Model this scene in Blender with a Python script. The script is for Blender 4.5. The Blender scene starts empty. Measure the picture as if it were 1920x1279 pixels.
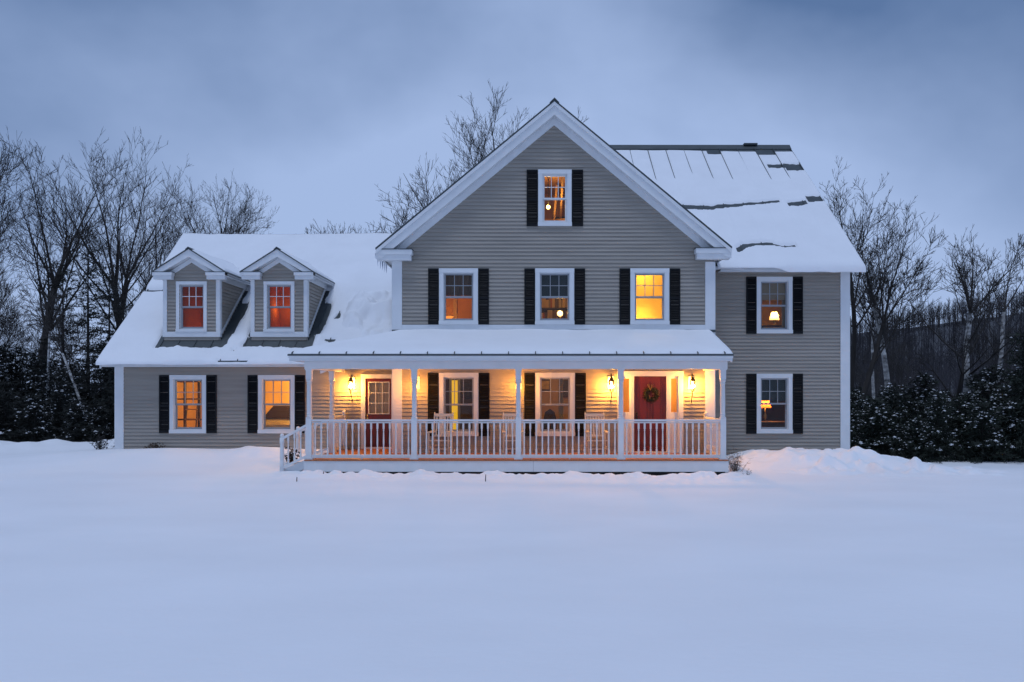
import bpy, math, random
import numpy as np
from mathutils import Vector

R = math.radians
random.seed(7)
SC = bpy.context.scene
COL = SC.collection

# ------------------------------------------------------------------ camera
FPX, CX, HY, CAMY, CAMZ = 1520.0, 995.0, 730.0, -22.3, 2.1
cam = bpy.data.cameras.new('camera')
cam_ob = bpy.data.objects.new('camera', cam); COL.objects.link(cam_ob)
cam_ob.location = (0, CAMY, CAMZ); cam_ob.rotation_euler = (R(90), 0, 0)
cam.sensor_width = 36.0; cam.lens = 36.0 * FPX / 1920
cam.shift_x = -(CX - 960) / 1920; cam.shift_y = (HY - 639.5) / 1920
cam.clip_start = 0.1; cam.clip_end = 1500
SC.camera = cam_ob

# ------------------------------------------------------------------ world
SUN_EL, SUN_ROT = 74.0, 200.0
world = bpy.data.worlds.new('World'); SC.world = world; world.use_nodes = True
nt = world.node_tree; nt.nodes.clear()
def wn(t, **k):
    n = nt.nodes.new(t)
    for a, b in k.items(): setattr(n, a, b)
    return n
out = wn('ShaderNodeOutputWorld'); bg = wn('ShaderNodeBackground')
tc = wn('ShaderNodeTexCoord')
mp = wn('ShaderNodeMapping'); mp.inputs['Scale'].default_value = (1.0, 1.0, 1.35); mp.inputs['Location'].default_value = (9.1027, 1.8273, 10.9642); mp.inputs['Rotation'].default_value = (0, 0, R(-174.53))
nz = wn('ShaderNodeTexNoise'); nz.inputs['Scale'].default_value = 1.145; nz.inputs['Detail'].default_value = 6; nz.inputs['Roughness'].default_value = 0.50; nz.inputs['Distortion'].default_value = 0.15
sep = wn('ShaderNodeSeparateXYZ')
hz = wn('ShaderNodeMapRange'); hz.inputs['From Min'].default_value = 0.02; hz.inputs['From Max'].default_value = 0.42
hz.inputs['To Min'].default_value = 0.19; hz.inputs['To Max'].default_value = -0.055
addn = wn('ShaderNodeMath', operation='ADD')
rp = wn('ShaderNodeValToRGB')
rp.color_ramp.elements[0].position = 0.36; rp.color_ramp.elements[0].color = (0.112, 0.198, 0.395, 1)
rp.color_ramp.elements[1].position = 0.62; rp.color_ramp.elements[1].color = (0.41, 0.545, 0.85, 1)
sky = wn('ShaderNodeTexSky'); sky.sky_type = 'NISHITA'; sky.sun_disc = False
sky.sun_elevation = R(SUN_EL); sky.sun_rotation = R(SUN_ROT); sky.air_density = 1.0; sky.dust_density = 2.0; sky.ozone_density = 2.0
skm = wn('ShaderNodeMix', data_type='RGBA', blend_type='MULTIPLY'); skm.inputs['Factor'].default_value = 1
skm.inputs['B'].default_value = (0.05, 0.05, 0.05, 1)
mx = wn('ShaderNodeMix', data_type='RGBA', blend_type='MIX'); mx.inputs['Factor'].default_value = 0.86
L = nt.links.new
L(tc.outputs['Generated'], mp.inputs['Vector']); L(mp.outputs['Vector'], nz.inputs['Vector'])
L(tc.outputs['Generated'], sep.inputs['Vector']); L(sep.outputs['Z'], hz.inputs['Value'])
L(nz.outputs['Fac'], addn.inputs[0]); L(hz.outputs['Result'], addn.inputs[1]); L(addn.outputs[0], rp.inputs['Fac'])
L(sky.outputs['Color'], skm.inputs['A'])
L(skm.outputs['Result'], mx.inputs['A']); L(rp.outputs['Color'], mx.inputs['B'])
L(mx.outputs['Result'], bg.inputs['Color']); bg.inputs['Strength'].default_value = 1.0
L(bg.outputs['Background'], out.inputs['Surface'])

# ------------------------------------------------------------------ overcast sun
sun = bpy.data.lights.new('sun', 'SUN'); sun.energy = 1.1; sun.angle = R(16); sun.color = (0.77, 0.85, 1.0)
sun_ob = bpy.data.objects.new('sun', sun); COL.objects.link(sun_ob)
sun_ob.rotation_euler = (R(90 - SUN_EL), 0, R(SUN_ROT - 180 - 35))
SC.view_settings.view_transform = 'Standard'; SC.view_settings.look = 'None'
SC.view_settings.exposure = 0.0; SC.view_settings.gamma = 1.0; SC.view_settings.use_curve_mapping = False
SC.cycles.use_denoising = True
SC.cycles.max_bounces = 8; SC.cycles.transparent_max_bounces = 16; SC.cycles.diffuse_bounces = 4
SC.cycles.sample_clamp_indirect = 4.0

# photograph measurement -> world position on the plane at depth y
def PX(px, y): return (px - CX) * (y - CAMY) / FPX
def PZ(py, y): return CAMZ + (HY - py) * (y - CAMY) / FPX

# ------------------------------------------------------------------ materials
MATS = {}
def mat(name, col, rough=0.6, metal=0.0, noise=0.0, nscale=6.0, bump=0.0, bscale=30.0, emit=None, estr=0.0, spec=0.5, stretch=(1, 1, 1), col2=None):
    m = bpy.data.materials.new(name); m.use_nodes = True
    n = m.node_tree; b = n.nodes['Principled BSDF']
    b.inputs['Base Color'].default_value = (*col, 1); b.inputs['Roughness'].default_value = rough
    b.inputs['Metallic'].default_value = metal; b.inputs['Specular IOR Level'].default_value = spec
    if noise or bump:
        t = n.nodes.new('ShaderNodeTexCoord'); mm = n.nodes.new('ShaderNodeMapping')
        mm.inputs['Scale'].default_value = stretch
        n.links.new(t.outputs['Object'], mm.inputs['Vector'])
    if noise:
        z = n.nodes.new('ShaderNodeTexNoise'); z.inputs['Scale'].default_value = nscale; z.inputs['Detail'].default_value = 6
        n.links.new(mm.outputs['Vector'], z.inputs['Vector'])
        r = n.nodes.new('ShaderNodeValToRGB')
        c2 = col2 or tuple(min(1, c * (1 + noise)) for c in col)
        c1 = tuple(c * (1 - noise) for c in col) if not col2 else col
        r.color_ramp.elements[0].position = 0.3; r.color_ramp.elements[0].color = (*c1, 1)
        r.color_ramp.elements[1].position = 0.7; r.color_ramp.elements[1].color = (*c2, 1)
        n.links.new(z.outputs['Fac'], r.inputs['Fac']); n.links.new(r.outputs['Color'], b.inputs['Base Color'])
    if bump:
        z2 = n.nodes.new('ShaderNodeTexNoise'); z2.inputs['Scale'].default_value = bscale; z2.inputs['Detail'].default_value = 5
        n.links.new(mm.outputs['Vector'], z2.inputs['Vector'])
        bp = n.nodes.new('ShaderNodeBump'); bp.inputs['Strength'].default_value = bump; bp.inputs['Distance'].default_value = 0.03
        n.links.new(z2.outputs['Fac'], bp.inputs['Height']); n.links.new(bp.outputs['Normal'], b.inputs['Normal'])
    if emit:
        b.inputs['Emission Color'].default_value = (*emit, 1); b.inputs['Emission Strength'].default_value = estr
    MATS[name] = m
    return m

M_SIDING = mat('greige clapboard', (0.335, 0.305, 0.268), 0.65, noise=0.10, nscale=1.6, stretch=(0.5, 1, 6), bump=0.06, bscale=60)
M_TRIM = mat('white trim paint', (0.70, 0.725, 0.75), 0.5, noise=0.04, nscale=3)
M_SASH = mat('shaded white sash paint', (0.30, 0.32, 0.35), 0.5)  # white sashes, greyed so that their shade sits in the colour
M_SHUT = mat('black shutter paint', (0.004, 0.0045, 0.0065), 0.55, noise=0.15, nscale=8, spec=0.25)
M_METAL = mat('dark metal roofing', (0.055, 0.068, 0.075), 0.5, metal=0.2, noise=0.15, nscale=3)
M_SNOW = mat('snow', (0.80, 0.82, 0.86), 0.75, noise=0.025, nscale=1.2, bump=0.25, bscale=14, spec=0.25)
M_FIELD = mat('field snow', (0.80, 0.82, 0.86), 0.75, noise=0.03, nscale=0.35, bump=0.22, bscale=7, spec=0.2, stretch=(1, 1.8, 1))
M_RED = mat('red door paint', (0.11, 0.008, 0.008), 0.4, noise=0.08, nscale=4)
M_DKRED = mat('dark red door paint', (0.09, 0.008, 0.008), 0.4)
M_DECK = mat('reddish deck boards', (0.38, 0.135, 0.05), 0.55, noise=0.2, nscale=5, stretch=(8, 1, 1))
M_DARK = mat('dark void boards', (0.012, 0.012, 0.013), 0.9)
M_CEIL = mat('porch ceiling paint', (0.78, 0.75, 0.70), 0.6)
M_BLACK = mat('black iron', (0.012, 0.012, 0.012), 0.4, metal=0.4)
M_BRASS = mat('brass', (0.5, 0.33, 0.10), 0.3, metal=0.9)
M_BULB = mat('bulb', (1, 0.8, 0.5), 0.5, emit=(1.0, 0.39, 0.052), estr=2350)
M_BULBDIM = mat('dim bulb', (1, 0.8, 0.5), 0.5, emit=(1.0, 0.37, 0.045), estr=950)
M_CHAIR = mat('cream chair paint', (0.66, 0.62, 0.55), 0.5, noise=0.05, nscale=8)
M_WREATH = mat('wreath needles', (0.012, 0.02, 0.010), 0.7, noise=0.4, nscale=20)
M_RIBBON = mat('gold ribbon', (0.35, 0.18, 0.04), 0.5)
M_BARK = mat('dark bark', (0.026, 0.023, 0.022), 0.9, noise=0.35, nscale=5, stretch=(1, 1, 0.3))
M_BARK2 = mat('grey bark', (0.045, 0.040, 0.038), 0.9, noise=0.3, nscale=5, stretch=(1, 1, 0.3))
M_BIRCH = mat('birch bark', (0.055, 0.05, 0.05), 0.8, noise=1, nscale=3.0, stretch=(1, 1, 2.2), col2=(0.78, 0.77, 0.75))
def birch_mat():
    n = M_BIRCH.node_tree; b = n.nodes['Principled BSDF']; src = b.inputs['Base Color'].links[0].from_socket
    t = n.nodes.new('ShaderNodeTexCoord'); sp = n.nodes.new('ShaderNodeSeparateXYZ'); mr = n.nodes.new('ShaderNodeMapRange'); mxn = n.nodes.new('ShaderNodeMix'); mxn.data_type = 'RGBA'
    mr.inputs['From Min'].default_value = 5.4; mr.inputs['From Max'].default_value = 8.0
    n.links.new(t.outputs['Object'], sp.inputs[0]); n.links.new(sp.outputs['Z'], mr.inputs['Value']); n.links.new(mr.outputs['Result'], mxn.inputs['Factor'])
    n.links.new(src, mxn.inputs['A']); mxn.inputs['B'].default_value = (0.045, 0.04, 0.038, 1); n.links.new(mxn.outputs['Result'], b.inputs['Base Color'])
birch_mat()
M_NEEDLE = mat('conifer needles', (0.012, 0.020, 0.013), 0.8, noise=0.35, nscale=2.0)
M_NEEDLE2 = mat('dark conifer needles', (0.008, 0.011, 0.009), 0.8, noise=0.35, nscale=2.0)
M_HILL = mat('snowy hill leaf litter', (0.034, 0.034, 0.040), 0.95, noise=1, nscale=0.2, stretch=(1, 0.4, 1), col2=(0.085, 0.088, 0.10))
M_FARWOOD = mat('far bare woods', (0.032, 0.030, 0.036), 0.95, noise=0.3, nscale=0.1)
M_TWIG = mat('brown twigs', (0.085, 0.055, 0.04), 0.9, noise=0.3, nscale=10)
M_SHRUBDK = mat('dark shrub twigs', (0.035, 0.03, 0.03), 0.9)
M_ICE = mat('ice', (0.55, 0.62, 0.72), 0.15, spec=0.6)
M_WOOD = mat('rafter wood', (0.42, 0.24, 0.10), 0.7, noise=0.2, nscale=4, stretch=(1, 6, 1))
M_DKWOOD = mat('dark wood', (0.08, 0.04, 0.02), 0.5, noise=0.2, nscale=6)
M_PANEDARK = mat('added dark blind', (0.035, 0.05, 0.06), 0.8)
M_CURT = mat('curtain', (0.35, 0.26, 0.18), 0.9)
M_CARWHITE = mat('car paint', (0.62, 0.58, 0.52), 0.25, spec=0.6)
M_CARGLASS = mat('dark car glass', (0.012, 0.010, 0.008), 0.1)
M_RUBBER = mat('rubber', (0.015, 0.015, 0.015), 0.8)
M_SHADE = mat('lit cream lampshade', (0.9, 0.8, 0.6), 0.8, emit=(1.0, 0.66, 0.28), estr=2.6)
M_REDSHADE = mat('lit red lampshade', (0.8, 0.2, 0.05), 0.8, emit=(1.0, 0.17, 0.03), estr=1.3)
M_GLOBE = mat('lit globe', (1, 0.9, 0.6), 0.5, emit=(1.0, 0.66, 0.22), estr=4)
def shade_mat(name, col, em, es):
    m = bpy.data.materials.new(name); m.use_nodes = True; n = m.node_tree; n.nodes.clear()
    o = n.nodes.new('ShaderNodeOutputMaterial'); a = n.nodes.new('ShaderNodeAddShader'); t = n.nodes.new('ShaderNodeBsdfTranslucent'); e = n.nodes.new('ShaderNodeEmission')
    t.inputs['Color'].default_value = (*col, 1); e.inputs['Color'].default_value = (*em, 1); e.inputs['Strength'].default_value = es
    n.links.new(t.outputs[0], a.inputs[0]); n.links.new(e.outputs[0], a.inputs[1]); n.links.new(a.outputs[0], o.inputs['Surface'])
    return m
M_SHADE = shade_mat('lit cream lampshade', (0.6, 0.42, 0.2), (1.0, 0.62, 0.24), 0.9)
M_REDSHADE = shade_mat('lit red lampshade', (0.75, 0.16, 0.03), (1.0, 0.17, 0.03), 0.5)
def room_mat(name, c): return mat(name, c, 0.85, noise=0.12, nscale=1.5)

def glass_mat():
    m = bpy.data.materials.new('window glass'); m.use_nodes = True
    n = m.node_tree; n.nodes.clear()
    o = n.nodes.new('ShaderNodeOutputMaterial'); mixn = n.nodes.new('ShaderNodeMixShader')
    t = n.nodes.new('ShaderNodeBsdfTransparent'); t.inputs['Color'].default_value = (0.93, 0.94, 0.93, 1)
    g = n.nodes.new('ShaderNodeBsdfGlossy'); g.inputs['Roughness'].default_value = 0.02
    f = n.nodes.new('ShaderNodeFresnel'); f.inputs['IOR'].default_value = 1.33
    n.links.new(f.outputs[0], mixn.inputs[0]); n.links.new(t.outputs[0], mixn.inputs[1]); n.links.new(g.outputs[0], mixn.inputs[2])
    n.links.new(mixn.outputs[0], o.inputs['Surface'])
    return m
M_GLASS = glass_mat()

# ------------------------------------------------------------------ object helpers
def tag(o, label=None, cat=None, group=None, kind=None):
    if label: o['label'] = label
    if cat: o['category'] = cat
    if group: o['group'] = group
    if kind: o['kind'] = kind
    return o
def empty(name, loc=(0, 0, 0), rz=0.0, parent=None):
    o = bpy.data.objects.new(name, None); COL.objects.link(o)
    o.empty_display_size = 0.2
    o.location = loc; o.rotation_euler = (0, 0, rz)
    if parent: o.parent = parent
    return o
def link_mesh(name, me, m, parent=None):
    if m and not me.materials: me.materials.append(m)
    o = bpy.data.objects.new(name, me); COL.objects.link(o)
    if parent: o.parent = parent
    return o
def copy_tree(o, parent=None):
    c = o.copy(); COL.objects.link(c)
    if parent: c.parent = parent
    for ch in list(o.children): copy_tree(ch, c)
    return c

class MB:
    def __init__(s): s.v = []; s.f = []
    def box(s, x0, x1, y0, y1, z0, z1):
        b = len(s.v)
        s.v += [(x0, y0, z0), (x1, y0, z0), (x1, y1, z0), (x0, y1, z0), (x0, y0, z1), (x1, y0, z1), (x1, y1, z1), (x0, y1, z1)]
        s.f += [(b, b+3, b+2, b+1), (b+4, b+5, b+6, b+7), (b, b+1, b+5, b+4), (b+1, b+2, b+6, b+5), (b+2, b+3, b+7, b+6), (b+3, b, b+4, b+7)]
        return s
    def prism(s, poly, a0, a1, axis='y'):
        b = len(s.v); n = len(poly)
        for a in (a0, a1):
            for (u, w) in poly:
                s.v.append((u, a, w) if axis == 'y' else ((a, u, w) if axis == 'x' else (u, w, a)))
        s.f.append(tuple(range(b, b+n))); s.f.append(tuple(range(b+2*n-1, b+n-1, -1)))
        for i in range(n):
            j = (i+1) % n
            s.f.append((b+i, b+n+i, b+n+j, b+j))
        return s
    def beam(s, p0, p1, w, h, up=(0, 0, 1)):
        p0, p1 = Vector(p0), Vector(p1); d = (p1-p0).normalized(); u = Vector(up)
        if abs(d.dot(u)) > 0.98: u = Vector((0, 1, 0))
        sd = d.cross(u).normalized(); u = sd.cross(d).normalized()
        b = len(s.v)
        for p in (p0, p1):
            for (a, c) in ((-1, -1), (1, -1), (1, 1), (-1, 1)):
                s.v.append(tuple(p + sd*(a*w/2) + u*(c*h/2)))
        s.f += [(b, b+1, b+2, b+3), (b+7, b+6, b+5, b+4)]
        for i in range(4):
            j = (i+1) % 4
            s.f.append((b+i, b+4+i, b+4+j, b+j))
        return s
    def tube(s, pts, rad, n=6, cap=True):
        pts = [Vector(p) for p in pts]; b = len(s.v)
        for i, p in enumerate(pts):
            d = (pts[min(i+1, len(pts)-1)] - pts[max(i-1, 0)]).normalized()
            u = Vector((0, 0, 1)) if abs(d.z) < 0.9 else Vector((1, 0, 0))
            a = d.cross(u).normalized(); c = a.cross(d).normalized()
            r = rad[i] if hasattr(rad, '__len__') else rad
            for k in range(n):
                t = 2*math.pi*k/n
                s.v.append(tuple(p + a*(r*math.cos(t)) + c*(r*math.sin(t))))
        for i in range(len(pts)-1):
            for k in range(n):
                k2 = (k+1) % n
                s.f.append((b+i*n+k, b+i*n+k2, b+(i+1)*n+k2, b+(i+1)*n+k))
        if cap:
            s.f.append(tuple(range(b, b+n))); e = b+(len(pts)-1)*n; s.f.append(tuple(range(e+n-1, e-1, -1)))
        return s
    def lathe(s, prof, n=10, c=(0, 0), ph=0.0):
        b = len(s.v)
        for (r, z) in prof:
            for k in range(n):
                t = 2*math.pi*k/n + ph
                s.v.append((c[0]+r*math.cos(t), c[1]+r*math.sin(t), z))
        for i in range(len(prof)-1):
            for k in range(n):
                k2 = (k+1) % n
                s.f.append((b+i*n+k, b+i*n+k2, b+(i+1)*n+k2, b+(i+1)*n+k))
        s.f.append(tuple(range(b+n-1, b-1, -1))); e = b+(len(prof)-1)*n; s.f.append(tuple(range(e, e+n)))
        return s
    def sphere(s, c, r, n=10, m=6, sq=(1, 1, 1)):
        b = len(s.v)
        for i in range(m+1):
            a = math.pi*i/m
            for k in range(n):
                t = 2*math.pi*k/n
                s.v.append((c[0]+r*sq[0]*math.sin(a)*math.cos(t), c[1]+r*sq[1]*math.sin(a)*math.sin(t), c[2]+r*sq[2]*math.cos(a)))
        for i in range(m):
            for k in range(n):
                k2 = (k+1) % n
                s.f.append((b+i*n+k, b+(i+1)*n+k, b+(i+1)*n+k2, b+i*n+k2))
        return s
    def mesh(s, name, smooth=False):
        me = bpy.data.meshes.new(name); me.from_pydata(s.v, [], s.f)
        if smooth: me.polygons.foreach_set('use_smooth', [True]*len(me.polygons))
        me.update(); return me
    def build(s, name, m, parent=None, smooth=False):
        return link_mesh(name, s.mesh(name, smooth), m, parent)
def BX(name, m, parent, *a): return MB().box(*a).build(name, m, parent)

def np_mesh(name, V, F, smooth=True):
    """V (n,3), F (m,k) with equal k"""
    V = np.asarray(V, dtype=np.float32); F = np.asarray(F, dtype=np.int32)
    me = bpy.data.meshes.new(name); k = F.shape[1]
    me.vertices.add(len(V)); me.vertices.foreach_set('co', V.ravel())
    me.loops.add(F.size); me.loops.foreach_set('vertex_index', F.ravel())
    me.polygons.add(len(F)); me.polygons.foreach_set('loop_start', np.arange(0, F.size, k, dtype=np.int32))
    me.polygons.foreach_set('use_smooth', np.full(len(F), smooth))
    me.update(calc_edges=True)
    return me

# numpy value noise -------------------------------------------------
def _hash(i, j, seed):
    h = (i.astype(np.int64)*374761393 + j.astype(np.int64)*668265263 + seed*974634777) & 0x7fffffff
    h = ((h ^ (h >> 13)) * 1274126177) & 0x7fffffff
    return ((h ^ (h >> 16)) & 0xffff) / 65535.0
def vnoise(x, y, seed=0):
    x = np.asarray(x, float); y = np.asarray(y, float)
    i = np.floor(x); j = np.floor(y); fx = x-i; fy = y-j
    fx = fx*fx*(3-2*fx); fy = fy*fy*(3-2*fy)
    a = _hash(i, j, seed); b = _hash(i+1, j, seed); c = _hash(i, j+1, seed); d = _hash(i+1, j+1, seed)
    return (a*(1-fx)+b*fx)*(1-fy) + (c*(1-fx)+d*fx)*fy
def fbm(x, y, seed=0, o=4):
    t = 0; a = 0.5; s = 0
    for k in range(o):
        t = t + a*vnoise(x*2**k, y*2**k, seed+k*17); s += a; a *= 0.5
    return t/s - 0.5
def sstep(a, b, x):
    t = np.clip((np.asarray(x)-a)/(b-a), 0, 1); return t*t*(3-2*t)

# ------------------------------------------------------------------ ground
WING_L, GL, GR, RT = -12.217, -3.77, 5.03, 9.355      # wall ends along x
def ground_h(x, y):
    x = np.asarray(x, float); y = np.asarray(y, float)
    h = 0.12*fbm(x*0.12, y*0.12, 3, 3) + 0.035*fbm(x*0.45, y*0.7, 9, 4)
    h = h - 0.62*sstep(-2.5, 7.0, y)*sstep(6.5, 11.0, x) - 0.25*sstep(9, 30, y)*sstep(6.5, 11, x)
    # drift along the left wing and mound by the steps
    h = h + 0.30*sstep(-2.6, 1.5, y)*(1-sstep(4, 9, y))*(1-sstep(-5.9, -4.6, x))*sstep(-17, -12, x)
    h = h + 0.26*np.exp(-((x+7.4)/1.3)**2 - ((y-0.3)/1.0)**2)*(0.8+0.8*fbm(x*1.5, y*1.5, 5))
    h = h + 0.16*np.exp(-((x+10.3)/1.6)**2 - ((y-0.2)/1.2)**2)
    # shovelled bank on the right of the porch
    bank = np.exp(-((x-6.6)/1.55)**2 - ((y-0.2)/1.25)**2)*0.42 + np.exp(-((x-8.6)/1.3)**2 - ((y+0.1)/1.0)**2)*0.42 + np.exp(-((x-10.0)/1.0)**2 - ((y+0.6)/0.8)**2)*0.22
    h = h + bank*(1+0.5*fbm(x*1.1, y*1.1, 21, 3)+0.35*fbm(x*3.2, y*3.2, 22, 3))
    # tracked, lumpy strip in front of the porch and bank
    strip = np.exp(-((y+2.75)/0.55)**2)*sstep(-6.5, -5.2, x)*(1-sstep(4.6, 6.0, x))
    h = h + strip*(0.02 + 0.50*np.abs(fbm(x*1.9, y*1.9, 31, 4)))
    lump = np.exp(-((y+1.2)/1.0)**2)*sstep(5.8, 7.5, x)*(1-sstep(10.5, 13.0, x))
    h = h + lump*(0.75*np.maximum(0, fbm(x*2.6, y*2.6, 41, 3)))
    # ploughed berm on the left in front of the woods
    berm = np.exp(-((y-6.8-0.5*np.sin(x*0.7))/1.0)**2)*(1-sstep(-13.5, -12.6, x))
    h = h + berm*(0.26 + 0.75*np.abs(fbm(x*1.1, y*1.1, 51, 4)))
    h = h - 0.15*sstep(3.0, 5.5, y)*(1-sstep(-13.5, -12.6, x))
    # footprints
    for (fx, fy) in FOOT:
        h = h - 0.10*np.exp(-((x-fx)/0.13)**2 - ((y-fy)/0.17)**2) + 0.035*np.exp(-((x-fx)/0.30)**2 - ((y-fy+0.1)/0.3)**2)
    h = h - 0.13*np.exp(-((y+2.0)/0.38)**2)*sstep(-5.9, -5.4, x)*(1-sstep(4.7, 5.1, x))
    # cut away beneath the house and the porch
    ins = sstep(WING_L-0.02, WING_L+0.08, x)*(1-sstep(RT-0.08, RT+0.02, x))*sstep(1.62, 1.72, y)*(1-sstep(13.9, 14.0, y))
    ins = np.maximum(ins, sstep(GL-0.02, GL+0.08, x)*(1-sstep(GR-0.08, GR, x))*sstep(0.03, 0.13, y)*(1-sstep(13.9, 14.0, y)))
    h = h*(1-ins) - 0.5*ins
    por = sstep(-5.70, -5.60, x)*(1-sstep(4.86, 4.96, x))*sstep(-2.12, -1.95, y)*(1-sstep(1.6, 1.7, y))
    h = np.where(por > 0, np.minimum(h, h*(1-por) - 0.18*por), h)
    return h
rf = random.Random(5)
FOOT = [(x + rf.uniform(-0.15, 0.15), -3.05 + 0.25*math.sin(x*0.9) + (0.16 if k % 2 else -0.16)) for k, x in enumerate(np.arange(-4.9, 5.4, 0.62))]
FOOT += [(7.4 + 0.5*k + rf.uniform(-.1, .1), -1.7 + 0.12*k + (0.18 if k % 2 else -0.18)) for k in range(7)]
FOOT += [(-13.5 - 0.6*k, 1.2 + (0.2 if k % 2 else -0.2) + rf.uniform(-.1, .1)) for k in range(5)]
def axis_pts(segs):
    out_ = []
    for (a, b, st) in segs: out_ += list(np.arange(a, b, st))
    return np.array(out_ + [segs[-1][1]])
gx = axis_pts([(-300, -60, 12), (-60, -24, 1.5), (-24, -14, 0.25), (-14, 12, 0.075), (12, 24, 0.3), (24, 60, 1.5), (60, 320, 12)])
gy = axis_pts([(-60, -24, 4), (-24, -8, 0.3), (-8, -4.2, 0.16), (-4.2, 2.4, 0.065), (2.4, 9, 0.16), (9, 30, 0.8), (30, 60, 3), (60, 420, 15)])
GXX, GYY = np.meshgrid(gx, gy)
GZ = ground_h(GXX, GYY)
nxg, nyg = len(gx), len(gy)
idx = np.arange(nxg*nyg).reshape(nyg, nxg)
GF = np.stack([idx[:-1, :-1], idx[:-1, 1:], idx[1:, 1:], idx[1:, :-1]], -1).reshape(-1, 4)
g = link_mesh('snowy_ground', np_mesh('snowy_ground', np.stack([GXX, GYY, GZ], -1).reshape(-1, 3), GF), M_FIELD)
tag(g, 'smooth snow field with drifts and footprints around the house', 'ground', kind='structure')
def gh(x, y): return float(ground_h(np.array([x]), np.array([y]))[0])

# far hill on the right
def hill_h(x, y):
    prof = 6 + 30*sstep(10, 210, x)
    return prof*sstep(95, 235, y)*(0.92+0.25*fbm(x*0.012, y*0.012, 77, 3)) - 1.5
hx = np.linspace(-260, 420, 120); hy_ = np.linspace(90, 420, 60)
HX, HYY = np.meshgrid(hx, hy_); HZ = hill_h(HX, HYY)
idx = np.arange(HX.size).reshape(HX.shape)
HF = np.stack([idx[:-1, :-1], idx[:-1, 1:], idx[1:, 1:], idx[1:, :-1]], -1).reshape(-1, 4)
hl = link_mesh('hill', np_mesh('hill', np.stack([HX, HYY, HZ], -1).reshape(-1, 3), HF), M_HILL)
tag(hl, 'dark wooded hill rising far behind the house on the right', 'hill', kind='structure')

# ------------------------------------------------------------------ house
house = empty('house', (0, 0, 0))
tag(house, 'large greige clapboard house with black shutters, lit windows and snowy metal roofs', 'house')
SL = 0.81                                    # roof pitch of wing and main block
def wing_z(y): return 2.92 + SL*(y-1.2)
def main_z(y): return 5.68 + 0.807*(y-1.2)
WR, MR = 7.0, 8.0                            # ridge depths
GXR, GZR, GS = 0.645, 9.955, 0.83            # gable ridge x, height, pitch
def gable_z(x): return GZR - GS*abs(x-GXR)

def siding(name, mapf, u0, u1, z0, z1, holes=(), rng=None, e=0.105, th=0.15, parent=house, m=M_SIDING):
    mb = MB(); z = z0
    while z < z1-1e-4:
        zb = min(z+e, z1)
        cuts = sorted({z, zb} | {c for h in holes for c in (h[2], h[3]) if z+1e-4 < c < zb-1e-4})
        for a, b in zip(cuts[:-1], cuts[1:]):
            lo, hi = u0, u1
            if rng: 
                r = rng((a+b)/2); lo, hi = max(lo, r[0]), min(hi, r[1])
            if hi-lo < 0.01: continue
            iv = [(lo, hi)]
            for h in holes:
                if h[2] < (a+b)/2 < h[3]:
                    nv = []
                    for (p, q) in iv:
                        if h[1] <= p or h[0] >= q: nv.append((p, q)); continue
                        if h[0] > p: nv.append((p, h[0]))
                        if h[1] < q: nv.append((h[1], q))
                    iv = nv
            da = 0.034 - 0.030*(a-z)/e; db = 0.034 - 0.030*(b-z)/e
            for (p, q) in iv:
                k = len(mb.v)
                mb.v += [mapf(p, da, a), mapf(q, da, a), mapf(q, -th, a), mapf(p, -th, a), mapf(p, db, b), mapf(q, db, b), mapf(q, -th, b), mapf(p, -th, b)]
                mb.f += [(k, k+3, k+2, k+1), (k+4, k+5, k+6, k+7), (k, k+1, k+5, k+4), (k+1, k+2, k+6, k+5), (k+2, k+3, k+7, k+6), (k+3, k, k+4, k+7)]
        z = zb
    o = mb.build(name, m, parent); o['kind'] = 'stuff'
    return o
def front(y): return lambda u, d, z: (u, y-d, z)
def rightside(x): return lambda u, d, z: (x+d, u, z)
def leftside(x): return lambda u, d, z: (x-d, u, z)
def backside(y): return lambda u, d, z: (u, y+d, z)

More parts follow.
